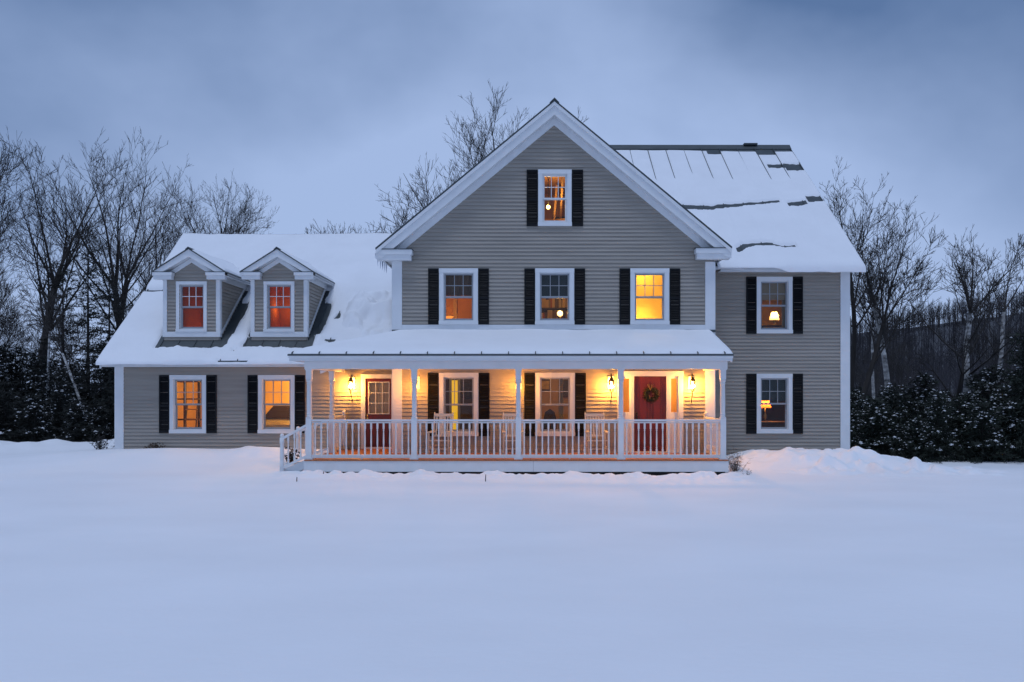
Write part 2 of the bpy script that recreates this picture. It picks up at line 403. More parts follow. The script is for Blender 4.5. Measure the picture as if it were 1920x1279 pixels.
# ---- windows: (centre x, wall y, z0, z1, width)
CW = 0.118
def make_window(xc, y, z0, z1, w, parent=house, flat=False, muntin_mat=M_SASH, sash=M_SASH, cw=CW):
    x0, x1 = xc-w/2, xc+w/2
    c = MB()
    c.box(x0, x0+cw, y-0.052, y-0.001, z0+cw*0.9, z1-cw).box(x1-cw, x1, y-0.052, y-0.001, z0+cw*0.9, z1-cw)
    c.box(x0-0.004, x1+0.004, y-0.056, y-0.001, z1-cw, z1)
    c.box(x0-0.006, x1+0.006, y-0.075, y-0.001, z0, z0+cw*0.9)          # sill
    ox0, ox1, oz0, oz1 = x0+cw, x1-cw, z0+cw*0.9, z1-cw
    j = 0.03
    c.box(ox0-0.012, ox0+j-0.012, y, y+0.15, oz0, oz1).box(ox1-j+0.012, ox1+0.012, y, y+0.15, oz0, oz1)
    c.box(ox0+j-0.012, ox1-j+0.012, y, y+0.15, oz1-j+0.012, oz1+0.012).box(ox0+j-0.012, ox1-j+0.012, y, y+0.15, oz0-0.012, oz0+j-0.012)
    win = c.build('window', M_TRIM, parent) if not flat else c.build('window_casing', M_TRIM, parent)
    P = parent if flat else win
    a0, a1, b0, b1 = ox0+0.018, ox1-0.018, oz0+0.018, oz1-0.018
    zm = (b0+b1)/2; sw = 0.040
    ya, yb = y+0.035, y+0.075
    u = MB()                                                            # upper sash, outer track
    u.box(a0, a0+sw, ya, ya+0.035, zm-0.02, b1).box(a1-sw, a1, ya, ya+0.035, zm-0.02, b1)
    u.box(a0+sw, a1-sw, ya, ya+0.035, b1-sw, b1).box(a0+sw, a1-sw, ya, ya+0.035, zm-0.02, zm+0.025)
    u.build('upper_sash', sash, P)
    l = MB()
    l.box(a0, a0+sw, yb, yb+0.035, b0, zm+0.015).box(a1-sw, a1, yb, yb+0.035, b0, zm+0.015)
    l.box(a0+sw, a1-sw, yb, yb+0.035, zm-0.03, zm+0.015).box(a0+sw, a1-sw, yb, yb+0.035, b0, b0+sw*1.3)
    l.build('lower_sash', sash, P)
    p0, p1, q0, q1 = a0+sw, a1-sw, zm+0.025, b1-sw
    mw = 0.019
    for k in (1, 2):
        xx = p0+(p1-p0)*k/3
        BX('muntin', muntin_mat, P, xx-mw/2, xx+mw/2, ya+0.004, ya+0.028, q0, q1)
    qm = (q0+q1)/2
    for k in range(3):
        e0 = p0+(p1-p0)*k/3 + (mw/2 if k else 0); e1 = p0+(p1-p0)*(k+1)/3 - (mw/2 if k < 2 else 0)
        BX('muntin', muntin_mat, P, e0, e1, ya+0.005, ya+0.027, qm-mw/2, qm+mw/2)
        BX('pane', M_GLASS, P, e0, e1, ya+0.013, ya+0.017, q0, qm-mw/2)
        BX('pane', M_GLASS, P, e0, e1, ya+0.013, ya+0.017, qm+mw/2, q1)
    BX('pane', M_GLASS, P, p0, p1, yb+0.013, yb+0.017, b0+sw*1.3, zm-0.03)
    return win
def hole(xc, w, z0, z1): return (xc-w/2+0.10, xc+w/2-0.10, z0+0.09, z1-0.10)
def make_shutter(x0, x1, y, z0, z1):
    mb = MB(); t = 0.035; yf, ybk = y-0.062, y-0.024
    mb.box(x0, x0+t, yf, ybk, z0, z1).box(x1-t, x1, yf, ybk, z0, z1)
    zm = z0+(z1-z0)*0.47
    for (a, b) in ((z0, z0+0.07), (zm-0.035, zm+0.035), (z1-0.055, z1)):
        mb.box(x0+t, x1-t, yf+0.001, ybk, a, b)
    mb.box(x0+t, x1-t, ybk-0.008, ybk-0.001, z0+0.07, z1-0.055)
    for (a, b) in ((z0+0.07, zm-0.035), (zm+0.035, z1-0.055)):
        n = int((b-a)/0.045)
        for k in range(n):
            zz = a+(b-a)*(k+0.5)/n
            mb.beam((x0+t, (yf+ybk)/2-0.002, zz), (x1-t, (yf+ybk)/2-0.002, zz), 0.008, 0.036, up=(0, 0.62, 0.78))
    return mb.build('shutter', M_SHUT, house)
def shutters(xc, w, y, z0, z1, sw=0.298):
    make_shutter(xc-w/2-sw, xc-w/2-0.004, y, z0, z1-0.006); make_shutter(xc+w/2+0.004, xc+w/2+sw, y, z0, z1-0.006)

W2 = [(PX(860, 0), 1.07), (PX(1040, 0), 1.07), (PX(1218, 0), 1.07)]
Z2a, Z2b = 3.875, PZ(503.7, 0)
WAT = (PX(1040.3, 0), 0.92, PZ(424.5, 0), PZ(318.8, 0))
WP = [(PX(860.3, 0), 1.085), (PX(1040.7, 0), 1.085)]
ZPa, ZPb = 0.815, 2.555
DUX0, DUX1, DUZ0, DUZ1 = 2.384, 4.19, 0.345, 2.60
holes_g = [hole(x, w, Z2a, Z2b) for x, w in W2] + [hole(WAT[0], WAT[1], WAT[2], WAT[3])] + [hole(x, w, ZPa, ZPb) for x, w in WP] + [(DUX0+0.05, DUX1-0.05, 0.2, DUZ1-0.05)]
siding('gable_wall', front(0), GL+0.02, GR-0.02, -0.2, 9.75, holes_g, rng=lambda z: (GXR-(9.80-z)/GS, GXR+(9.80-z)/GS))
siding('side_wall', leftside(GL+0.005), 0.0, 14, 0.3, 5.80, e=0.21)
siding('side_wall', rightside(GR-0.005), 0.0, 1.75, 0, 5.80)
WRX = PX(1451.5, 1.6); WRZ = [(PZ(812.5, 1.6), PZ(701, 1.6)), (PZ(625.5, 1.6), PZ(519.5, 1.6))]
holes_r = [hole(WRX, 1.054, a, b) for a, b in WRZ]
siding('right_wall', front(1.6), GR, RT-0.02, -0.6, 5.90, holes_r)
def endrng(zf, ridge):
    return lambda z: (ridge-max(0, (zf(ridge)-0.12-z))/0.807, ridge+max(0, (zf(ridge)-0.12-z))/0.807)
siding('end_wall', rightside(RT-0.01), 1.6, 14.4, -0.6, 11.0, rng=endrng(main_z, MR), e=0.21)
WLX = [PX(353.4, 1.6), PX(519, 1.6)]; WLZ = (PZ(812.5, 1.6), PZ(703.3, 1.6))
SDX0, SDX1, SDZ0, SDZ1 = PX(685.6, 1.6), PX(734, 1.6), 0.40, PZ(710, 1.6)
holes_l = [hole(x, 1.077, *WLZ) for x in WLX] + [(SDX0-0.03, SDX1+0.03, 0.36, SDZ1+0.03)]
siding('wing_wall', front(1.6), WING_L+0.02, GL+0.02, -0.2, 3.20, holes_l)
siding('end_wall', leftside(WING_L+0.01), 1.6, 12.4, -0.2, 7.5, rng=endrng(wing_z, WR), e=0.21)
BX('back_wall', M_SIDING, house, WING_L+0.02, GL, 12.2, 12.4, -0.6, 3.2)
BX('back_wall', M_SIDING, house, GL, RT-0.02, 13.8, 14.0, -0.6, 6.2)
MB().prism([(6.3, 9.8), (MR, main_z(MR)-0.1), (9.7, 9.8)], 0.70, 0.85, 'x').build('upper_end_wall', M_SIDING, house)

for x, w in W2: make_window(x, 0, Z2a, Z2b, w); shutters(x, w, 0, Z2a+0.01, Z2b)
make_window(WAT[0], 0, WAT[2], WAT[3], WAT[1], sash=M_TRIM, muntin_mat=M_TRIM); shutters(WAT[0], WAT[1], 0, WAT[2], WAT[3], 0.315)
for x, w in WP: make_window(x, 0, ZPa, ZPb, w); shutters(x, w, 0, ZPa, ZPb, 0.305)
for a, b in WRZ: make_window(WRX, 1.6, a, b, 1.054); shutters(WRX, 1.054, 1.6, a-0.01, b+0.01, 0.305)
for x in WLX: make_window(x, 1.6, WLZ[0], WLZ[1], 1.077); shutters(x, 1.077, 1.6, WLZ[0]+0.01, WLZ[1], 0.305)

# ---- trim boards
def trim(name, *a): return BX(name, M_TRIM, house, *a)
trim('corner_board', GL-0.03, GL+0.235, -0.045, 0.0, 3.60, 5.64)
trim('corner_board', GL-0.03, GL+0.235, -0.045, 0.0, 0.345, 3.58)
trim('corner_board', GR-0.235, GR+0.03, -0.045, 0.0, 3.60, 5.60)
trim('corner_board', GR-0.235, GR+0.03, -0.045, 0.0, 0.0, 3.58)
trim('corner_board', GL-0.045, GL-0.005, -0.03, 0.22, 0.345, 5.64)
trim('corner_board', GR+0.005, GR+0.045, -0.03, 0.22, 0.0, 5.60)
trim('skirt_band', GL+0.237, GR-0.237, -0.040, 0.0, 3.735, 3.873)
trim('corner_board', RT-0.235, RT+0.02, 1.555, 1.60, -0.6, 5.60)
trim('corner_board', RT+0.001, RT+0.045, 1.56, 1.80, -0.6, 5.60)
trim('corner_board', WING_L-0.03, WING_L+0.235, 1.555, 1.60, -0.2, 2.90)
trim('water_table', GR+0.05, RT-0.237, 1.560, 1.60, -0.3, 0.17)
trim('frieze_board', GR+0.046, RT+0.045, 1.54, 1.60, 5.60, 5.76)
trim('frieze_board', WING_L-0.045, GL-0.05, 1.54, 1.60, 2.90, 3.04)
# eaves of wing and main block: soffit and fascia
def eave(zf, x0, x1, ya):
    z = zf(1.2)
    trim('fascia', x0, x1, 1.215, 1.25, z-0.17, z-0.035)
    trim('soffit', x0, x1, 1.252, 1.60, z-0.135, z-0.115)
eave(wing_z, -12.50, GL-0.05, 1.6); eave(main_z, GR+0.48, 9.64, 1.6)
# gable rake boards, friezes, soffits
XL, XR = -4.20, 5.45
for sx, xe in ((-1, XL), (1, XR)):
    za, ze = GZR, gable_z(xe)
    MB().prism([(GXR, za-0.05), (xe, ze-0.05), (xe, ze-0.30), (xe-sx*0.18, ze-0.30+0.18*GS-0.10), (GXR, za-0.40)], -0.30, -0.262, 'y').build('rake_board', M_TRIM, house)
    MB().prism([(GXR, za-0.052), (xe, ze-0.052), (xe, ze-0.16), (GXR, za-0.16)], -0.335, -0.301, 'y').build('rake_moulding', M_TRIM, house)
    MB().prism([(GXR, za-0.365), (xe-sx*0.25, gable_z(xe-sx*0.25)-0.365), (xe-sx*0.25, gable_z(xe-sx*0.25)-0.385), (GXR, za-0.385)], -0.261, -0.002, 'y').build('rake_soffit', M_TRIM, house)
    xw = GL if sx < 0 else GR
    MB().prism([(GXR, za-0.387), (xw, gable_z(xw)-0.387), (xw, gable_z(xw)-0.60), (GXR, za-0.60)], -0.045, -0.0015, 'y').build('rake_frieze', M_TRIM, house)
    # cornice return
    xi = -3.225 if sx < 0 else 4.49
    lo, hi = min(xe, xi), max(xe, xi)
    zt = ze-0.04
    c = MB().box(lo, hi, -0.31, -0.046, zt-0.13, zt).box(lo+0.03, hi-0.03, -0.275, -0.046, zt-0.28, zt-0.131)
    c.build('cornice_return', M_TRIM, house)
    BX('flashing', M_METAL, house, lo-0.012, hi+0.012, -0.325, -0.03, zt+0.001, zt+0.022)
    # side eaves
    yb = 14.0 if sx < 0 else 1.55
    a, b = (xe, xw-0.046) if sx < 0 else (xw+0.046, xe)
    trim('eave_soffit', a+0.02, b-0.02, -0.04, yb, zt-0.10, zt-0.08)
    f0 = xe if sx < 0 else xe-0.03
    trim('eave_fascia', f0, f0+0.03, -0.261, yb, zt-0.15, zt+0.0)

# ---- roofs
def roof_slab(name, pts, th=0.045, m=M_METAL):
    mb = MB(); n = len(pts)
    mb.v = [tuple(p) for p in pts] + [(p[0], p[1], p[2]-th) for p in pts]
    mb.f = [tuple(range(n)), tuple(range(2*n-1, n-1, -1))] + [(i, n+i, n+(i+1) % n, (i+1) % n) for i in range(n)]
    return mb.build(name, m, house)
DX = [PX(360, 2.0), PX(524, 2.0)]
DHW, DY, DZ0 = 0.83, 2.0, PZ(632, 2.0)
x_prev = -12.52
wr = MB()
def wslab(x0, x1, y0, y1):
    k = len(wr.v); th = 0.05
    for dz in (0, -th):
        wr.v.extend([(x0, y0, wing_z(y0)+dz), (x1, y0, wing_z(y0)+dz), (x1, y1, wing_z(y1)+dz), (x0, y1, wing_z(y1)+dz)])
    wr.f.extend([(k, k+1, k+2, k+3), (k+7, k+6, k+5, k+4), (k, k+4, k+5, k+1), (k+1, k+5, k+6, k+2), (k+2, k+6, k+7, k+3), (k+3, k+7, k+4, k)])
d1, d2 = DX
wslab(-12.52, GL-0.03, 1.2, 2.05); wslab(-12.52, GL-0.03, 4.6, WR)
wslab(-12.52, d1-0.80, 2.05, 4.6); wslab(d1+0.80, d2-0.80, 2.05, 4.6); wslab(d2+0.80, GL-0.03, 2.05, 4.6)
wing_roof = wr.build('wing_roof', M_METAL, house)
roof_slab('wing_back_roof', [(-12.52, WR, wing_z(WR)), (GL-0.03, WR, wing_z(WR)), (GL-0.03, 12.8, wing_z(1.2)), (-12.52, 12.8, wing_z(1.2))])
main_roof = roof_slab('main_roof', [(0.70, 1.2, main_z(1.2)), (9.66, 1.2, main_z(1.2)), (9.66, MR, main_z(MR)), (0.70, MR, main_z(MR))])
roof_slab('main_back_roof', [(0.70, MR, main_z(MR)), (9.66, MR, main_z(MR)), (9.66, 14.8, main_z(1.2)), (0.70, 14.8, main_z(1.2))])
yv = 1.2 + (GZR-5.68)/0.807; yv2 = 1.2 + (gable_z(XR)-5.68)/0.807
gable_roof_l = roof_slab('gable_roof', [(GXR, -0.34, GZR), (GXR, 14.2, GZR), (XL-0.01, 14.2, gable_z(XL)), (XL-0.01, -0.34, gable_z(XL))])
gable_roof_r = roof_slab('gable_roof', [(GXR, -0.34, GZR), (XR+0.01, -0.34, gable_z(XR)), (XR+0.01, yv2, gable_z(XR)), (GXR, yv, GZR)])
MB().prism([(GXR-0.13, GZR-0.085), (GXR, GZR+0.045), (GXR+0.13, GZR-0.085), (GXR+0.11, GZR-0.10), (GXR, GZR+0.005), (GXR-0.11, GZR-0.10)], -0.36, yv, 'y').build('ridge_cap', M_METAL, house)
MB().prism([(MR-0.22, main_z(MR)-0.15), (MR, main_z(MR)+0.07), (MR+0.22, main_z(MR)-0.15), (MR+0.2, main_z(MR)-0.17), (MR, main_z(MR)+0.02), (MR-0.2, main_z(MR)-0.17)], 0.70, 9.68, 'x').build('ridge_cap', M_METAL, house)
BX('ridge_vent', M_METAL, house, 7.95, 8.45, MR-0.12, MR+0.12, main_z(MR)+0.045, main_z(MR)+0.105)
MB().prism([(WR-0.18, wing_z(WR)-0.11), (WR, wing_z(WR)+0.06), (WR+0.18, wing_z(WR)-0.11), (WR, wing_z(WR)+0.02)], -12.53, GL-0.04, 'x').build('ridge_cap', M_METAL, house)
# rake boards at the ends of main block and wing
MB().prism([(1.2, main_z(1.2)-0.05), (MR, main_z(MR)-0.05), (MR, main_z(MR)-0.27), (1.2, main_z(1.2)-0.22)], 9.60, 9.64, 'x').build('rake_board', M_TRIM, house)
MB().prism([(1.2, wing_z(1.2)-0.055), (WR, wing_z(WR)-0.055), (WR, wing_z(WR)-0.27), (1.2, wing_z(1.2)-0.22)], -12.50, -12.46, 'x').build('rake_board', M_TRIM, house)
# standing seams
SEAM = 0.664
def seam_x(parent, x, y0, y1, zf, h=0.038):
    mb = MB(); w = 0.022
    mb.v = [(x-w/2, y0, zf(y0)+0.001), (x+w/2, y0, zf(y0)+0.001), (x+w/2, y1, zf(y1)+0.001), (x-w/2, y1, zf(y1)+0.001),
            (x-w/2, y0, zf(y0)+h), (x+w/2, y0, zf(y0)+h), (x+w/2, y1, zf(y1)+h), (x-w/2, y1, zf(y1)+h)]
    mb.f = [(0, 3, 2, 1), (4, 5, 6, 7), (0, 1, 5, 4), (1, 2, 6, 5), (2, 3, 7, 6), (3, 0, 4, 7)]
    return mb.build('seam', M_METAL, parent)
MSE = [9.64-SEAM*k for k in range(14) if 9.64-SEAM*k > 0.8]
for x in MSE:
    seam_x(main_roof, x, 1.2, 5.0, main_z, 0.018); seam_x(main_roof, x, 5.001, MR-0.2, main_z, 0.05)
WSE = [-12.5+0.5*k for k in range(18)]
for x in WSE:
    inside = [d for d in DX if abs(x-d) < 0.90]
    if inside: seam_x(wing_roof, x, 1.2, 1.99, wing_z)
    else: seam_x(wing_roof, x, 1.2, WR-0.2, wing_z)

# ---- dormers
DS = 0.635
def dormer(xc):
    ztop = PZ(465, 1.75); ze = ztop - DS*1.08; yf = DY-0.25
    rz = lambda x: ztop - DS*abs(x-xc)
    wz0, wz1, ww = PZ(622.4, DY), PZ(528, DY), 57.4*(DY-CAMY)/FPX
    d = siding('dormer', front(DY), xc-DHW+0.02, xc+DHW-0.02, DZ0-0.1, ztop-0.15, [hole(xc, ww, wz0, wz1)], rng=lambda z: (xc-(ztop-0.12-z)/DS, xc+(ztop-0.12-z)/DS), th=0.10)
    del d['kind']
    yr = lambda z: 1.2+(z-2.92)/SL
    siding('cheek_siding', rightside(xc+DHW-0.01), DY, 5.0, DZ0-0.1, ze+0.13, rng=lambda z: (DY, yr(z)+0.05), th=0.06, parent=d)
    siding('cheek_siding', leftside(xc-DHW+0.01), DY, 5.0, DZ0-0.1, ze+0.13, rng=lambda z: (DY, yr(z)+0.05), th=0.06, parent=d)
    t = lambda n, *a: BX(n, M_TRIM, d, *a)
    t('corner_board', xc-DHW-0.02, xc-DHW+0.095, DY-0.045, DY-0.0, DZ0+0.155, ze+0.0)
    t('corner_board', xc+DHW-0.095, xc+DHW+0.02, DY-0.045, DY-0.0, DZ0+0.155, ze+0.0)
    t('corner_board', xc+DHW+0.001, xc+DHW+0.035, DY-0.03, DY+0.09, DZ0+0.0, ze+0.0)
    t('base_board', xc-DHW-0.03, xc+DHW+0.03, DY-0.055, DY-0.0, DZ0, DZ0+0.153)
    MB().beam((xc+DHW+0.025, DY+0.08, wing_z(DY+0.08)+0.16), (xc+DHW+0.025, 4.35, wing_z(4.35)+0.16), 0.03, 0.07).build('base_board', M_TRIM, d)
    for sx in (-1, 1):
        xe = xc+sx*1.08
        MB().prism([(xc, ztop-0.035), (xe, ze-0.035), (xe, ze-0.11), (xe-sx*0.1, ze-0.13), (xc, ztop-0.26)], yf, yf+0.03, 'y').build('rake_board', M_TRIM, d)
        MB().prism([(xc, ztop-0.24), (xe-sx*0.12, rz(xe-sx*0.12)-0.20), (xe-sx*0.12, rz(xe-sx*0.12)-0.215), (xc, ztop-0.255)], yf+0.031, DY-0.002, 'y').build('rake_soffit', M_TRIM, d)
        MB().prism([(xc, ztop-0.257), (xc+sx*DHW, rz(xc+DHW)-0.257), (xc+sx*DHW, rz(xc+DHW)-0.40), (xc, ztop-0.40)], DY-0.04, DY-0.0015, 'y').build('rake_frieze', M_TRIM, d)
        a, b = sorted((xe, xc+sx*0.50))
        MB().box(a, b, yf-0.005, DY-0.046, ze-0.12, ze-0.03).box(a+0.02, b-0.02, yf+0.03, DY-0.046, ze-0.235, ze-0.121).build('cornice_return', M_TRIM, d)
        BX('flashing', M_METAL, d, a-0.008, b+0.008, yf-0.012, DY-0.03, ze-0.029, ze-0.012)
        # side eave with fascia and frieze
        a, b = sorted((xc+sx*(DHW+0.03), xe))
        MB().box(a, b, DY-0.04, 4.5, ze-0.11, ze-0.09).build('eave_soffit', M_TRIM, d)
        a, b = sorted((xe, xe-sx*0.025))
        BX('eave_fascia', M_TRIM, d, a, b, yf+0.031, 4.55, ze-0.14, ze-0.035)
        a, b = sorted((xc+sx*(DHW+0.0365), xc+sx*(DHW+0.055)))
        BX('frieze_board', M_TRIM, d, a, b, DY-0.0, 4.3, ze-0.26, ze-0.112)
        pts = [(xc, yf-0.03, ztop), (xc, yr(ztop), ztop), (xe+sx*0.02, yr(ze)+0.02, ze-0.012), (xe+sx*0.02, yf-0.03, ze-0.012)]
        mb = MB(); mb.v = pts+[(p[0], p[1], p[2]-0.034) for p in pts]
        mb.f = [(0, 1, 2, 3), (7, 6, 5, 4)]+[(i, 4+i, 4+(i+1) % 4, (i+1) % 4) for i in range(4)]
        mb.build('roof', M_METAL, d)
    MB().prism([(xc-0.09, ztop-0.045), (xc, ztop+0.035), (xc+0.09, ztop-0.045), (xc, ztop+0.005)], yf-0.045, yr(ztop)-0.02, 'y').build('ridge_cap', M_METAL, d)
    make_window(xc, DY, wz0, wz1, ww, parent=d, flat=True, cw=0.095, muntin_mat=M_TRIM)
    return d, ztop, ze, rz
DORM = [dormer(x) for x in DX]

# ---- front door unit
DY_ = 0.0
DRX0, DRX1 = PX(1189, 0), PX(1249, 0)
fr = MB()
fr.box(DUX0, DUX0+0.13, -0.055, -0.0, DUZ0, DUZ1-0.14).box(DUX1-0.13, DUX1, -0.055, -0.0, DUZ0, DUZ1-0.14).box(DUX0-0.01, DUX1+0.01, -0.062, -0.0, DUZ1-0.14, DUZ1)
fr.box(DRX0-0.10, DRX0-0.005, -0.03, 0.14, DUZ0, DUZ1-0.141).box(DRX1+0.005, DRX1+0.10, -0.03, 0.14, DUZ0, DUZ1-0.141)
fr.box(DRX0-0.004, DRX1+0.004, -0.02, 0.14, 2.495, DUZ1-0.141)
fr.box(DUX0+0.02, DUX1-0.02, -0.09, 0.14, DUZ0, 0.385)
fr.build('door_frame', M_TRIM, house)
dd = MB().box(DRX0, DRX1, 0.02, 0.06, 0.39, 2.49)
dw = DRX1-DRX0
for (u0, u1) in ((0.12, 0.46), (0.54, 0.88)):
    for (z0, z1) in ((0.50, 1.02), (1.22, 2.30)):
        xa, xb = DRX0+dw*u0, DRX0+dw*u1
        t = 0.022
        dd.box(xa, xb, 0.008, 0.02, z0, z0+t).box(xa, xb, 0.008, 0.02, z1-t, z1).box(xa, xa+t, 0.008, 0.02, z0+t, z1-t).box(xb-t, xb, 0.008, 0.02, z0+t, z1-t)
        dd.box(xa+0.06, xb-0.06, 0.010, 0.02, z0+0.06, z1-0.06)
fd = dd.build('front_door', M_RED, house); fd['label'] = 'bright red panelled front door between sidelights'
h = MB(); h.box(DRX0+0.05, DRX0+0.09, -0.005, 0.019, 1.22, 1.46).sphere((DRX0+0.07, -0.03, 1.38), 0.028).beam((DRX0+0.07, -0.03, 1.25), (DRX0+0.07, -0.03, 1.36), 0.02, 0.02)
h.build('handle', M_BLACK, fd)
for (a, b) in ((DUX0+0.13, DRX0-0.10), (DRX1+0.10, DUX1-0.13)):
    s = MB(); zs0, zs1 = PZ(773, 0), PZ(710, 0); f = 0.035
    s.box(a, b, 0.0, 0.05, 0.386, zs0).box(a, b, 0.0, 0.05, zs1, DUZ1-0.141).box(a, a+f, 0.0, 0.05, zs0, zs1).box(b-f, b, 0.0, 0.05, zs0, zs1)
    s.box(a+0.05, b-0.05, -0.012, 0.0, 0.55, 1.2)
    so = s.build('sidelight', M_TRIM, house)
    BX('pane', M_GLASS, so, a+f, b-f, 0.02, 0.025, zs0, zs1)
# ---- storm door on the wing wall
fr = MB()
fr.box(SDX0-0.13, SDX0-0.004, 1.545, 1.60, 0.345, SDZ1+0.004).box(SDX1+0.004, SDX1+0.075, 1.545, 1.60, 0.345, SDZ1+0.004).box(SDX0-0.13, SDX1+0.075, 1.54, 1.60, SDZ1+0.005, SDZ1+0.125)
fr.box(SDX0-0.004, SDX1+0.004, 1.55, 1.72, 0.345, 0.398)
fr.build('door_frame', M_TRIM, house)
gx0, gx1, gz0, gz1 = PX(691, 1.6), PX(730.5, 1.6), PZ(776.5, 1.6), PZ(716, 1.6)
s = MB().box(SDX0, gx0, 1.57, 1.615, 0.40, SDZ1).box(gx1, SDX1, 1.57, 1.615, 0.40, SDZ1).box(gx0, gx1, 1.57, 1.615, 0.40, gz0).box(gx0, gx1, 1.57, 1.615, gz1, SDZ1)
s.box(gx0+0.03, gx1-0.03, 1.562, 1.57, 0.52, 1.15)
sd = s.build('side_door', M_DKRED, house); sd['label'] = 'dark red side door with large divided glass'
MB().box(gx0, gx0+0.02, 1.562, 1.568, gz0, gz1).box(gx1-0.02, gx1, 1.562, 1.568, gz0, gz1).box(gx0+0.02, gx1-0.02, 1.562, 1.568, gz0, gz0+0.02).box(gx0+0.02, gx1-0.02, 1.562, 1.568, gz1-0.02, gz1).build('glazing_bead', M_TRIM, sd)
for k in range(3):
    for r in range(3):
        a = gx0+0.02+(gx1-gx0-0.04)*k/3; b = gx0+0.02+(gx1-gx0-0.04)*(k+1)/3
        z0_ = gz0+0.02+(gz1-gz0-0.04)*r/3; z1_ = gz0+0.02+(gz1-gz0-0.04)*(r+1)/3
        BX('pane', M_GLASS, sd, a+0.008, b-0.008, 1.59, 1.595, z0_+0.008, z1_-0.008)
for k in (1, 2):
    a = gx0+0.02+(gx1-gx0-0.04)*k/3; BX('muntin', M_TRIM, sd, a-0.008, a+0.008, 1.575, 1.605, gz0+0.02, gz1-0.02)
    z_ = gz0+0.02+(gz1-gz0-0.04)*k/3
    for q in range(3):
        a = gx0+0.02+(gx1-gx0-0.04)*q/3; b = gx0+0.02+(gx1-gx0-0.04)*(q+1)/3
        BX('muntin', M_TRIM, sd, a+0.008, b-0.008, 1.576, 1.604, z_-0.008, z_+0.008)
h = MB().sphere((SDX0+0.06, 1.54, 1.30), 0.026).box(SDX0+0.04, SDX0+0.08, 1.558, 1.569, 1.22, 1.38); h.build('handle', M_BRASS, sd)

# ---- porch
PL, PR_, PF = -5.64, 4.92, -2.10          # deck left, right, front
DK = 0.345
POSTX = [PX(580, -1.95), PX(777, -1.95), PX(972, -1.95), PX(1164, -1.95), PX(1355, -1.95)]
n = int((PR_-PL)/0.14); bw = (PR_-PL)/n
bme = MB().box(0.003, bw-0.003, PF-0.03, 0.0, -0.03, 0).mesh('deck_board')
bme2 = MB().box(0.003, bw-0.003, PF-0.03, 1.6, -0.03, 0).mesh('deck_board')
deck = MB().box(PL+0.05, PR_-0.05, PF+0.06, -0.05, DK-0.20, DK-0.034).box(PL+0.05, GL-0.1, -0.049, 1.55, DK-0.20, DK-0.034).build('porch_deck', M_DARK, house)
for k in range(n):
    x = PL+k*bw
    o = link_mesh('deck_board', bme2 if x+bw < GL+0.02 else bme, M_DECK, deck); o.location = (x, 0, DK)
seams = PX(1000, -2.1)
for (a, b) in ((PL-0.01, seams-0.002), (seams+0.002, PR_+0.01)):
    BX('skirt_board', M_TRIM, house, a, b, PF-0.012, PF+0.02, 0.045, DK-0.034)
BX('skirt_board', M_TRIM, house, PR_-0.02, PR_+0.012, PF+0.021, 0.0, 0.045, DK-0.034)
BX('skirt_board', M_TRIM, house, PL-0.012, PL+0.02, PF+0.021, -1.85, 0.045, DK-0.034)
BX('gap_shade_board', M_DARK, house, PL+0.05, PR_-0.05, PF+0.10, PF+0.16, -0.25, 0.14)  # dark sheet standing in for the shade in the gap under the skirt
BZ0, BZ1 = 2.606, 2.80
post_me = None
def post_mesh():
    mb = MB(); h0 = 0.07
    mb.box(-0.105, 0.105, -0.105, 0.105, DK, DK+0.035)
    mb.box(-h0, h0, -h0, h0, DK+0.035, 1.395)
    mb.lathe([(0.085, 1.395), (0.062, 1.405), (0.066, 1.43), (0.056, 1.45), (0.068, 1.475), (0.060, 1.50), (0.064, 1.75), (0.057, 2.22), (0.068, 2.24), (0.056, 2.262), (0.066, 2.285), (0.085, 2.32)], 14, ph=math.pi/4)
    mb.lathe([(0.075, 2.32), (0.099, 2.36), (0.099, BZ0)], 4, ph=math.pi/4)
    mb.box(-0.085, 0.085, -0.085, 0.085, BZ0-0.03, BZ0-0.001)
    return mb.mesh('porch_post')
post_me = post_mesh()
for x in POSTX:
    o = link_mesh('porch_post', post_me, M_TRIM, house); o.location = (x, -1.95, 0)
RPX, RPY = -5.50, 0.15
o = link_mesh('porch_post', post_me, M_TRIM, house); o.location = (RPX, RPY, 0)
bal_me = MB().lathe([(0.026, 0), (0.026, 0.13), (0.016, 0.15), (0.022, 0.18), (0.015, 0.20), (0.021, 0.30), (0.019, 0.45), (0.014, 0.60), (0.021, 0.62), (0.016, 0.645), (0.026, 0.66), (0.026, 0.80)], 8, ph=math.pi/8).mesh('baluster')
RT0, RT1 = PZ(793.5, -1.95), PZ(786.5, -1.95)
RB0, RB1 = PZ(859, -1.95), PZ(852.5, -1.95)
def railing(p0, p1, nb, foot=True):
    p0, p1 = Vector((*p0, 0)), Vector((*p1, 0))
    top = MB(); zt = (RT0+RT1)/2
    up = Vector((0, 0, 1))
    top.beam(p0+up*(RT1-0.025), p1+up*(RT1-0.025), 0.085, 0.05).beam(p0+up*(RT0+0.014), p1+up*(RT0+0.014), 0.05, 0.028)
    r = top.build('railing', M_TRIM, house)
    MB().beam(p0+up*(RB0+RB1)/2, p1+up*(RB0+RB1)/2, 0.055, RB1-RB0).build('bottom_rail', M_TRIM, r)
    sc = (RT0-RB1)/0.80
    for k in range(nb):
        p = p0+(p1-p0)*((k+0.5)/nb)
        o = link_mesh('baluster', bal_me, M_TRIM, r); o.location = (p.x, p.y, RB1); o.scale = (1, 1, sc)
    if foot:
        m = (p0+p1)/2
        BX('foot_block', M_TRIM, r, m.x-0.02, m.x+0.02, m.y-0.02, m.y+0.02, DK, RB0)
for a, b in zip(POSTX[:-1], POSTX[1:]): railing((a+0.07, -1.95), (b-0.07, -1.95), 16)
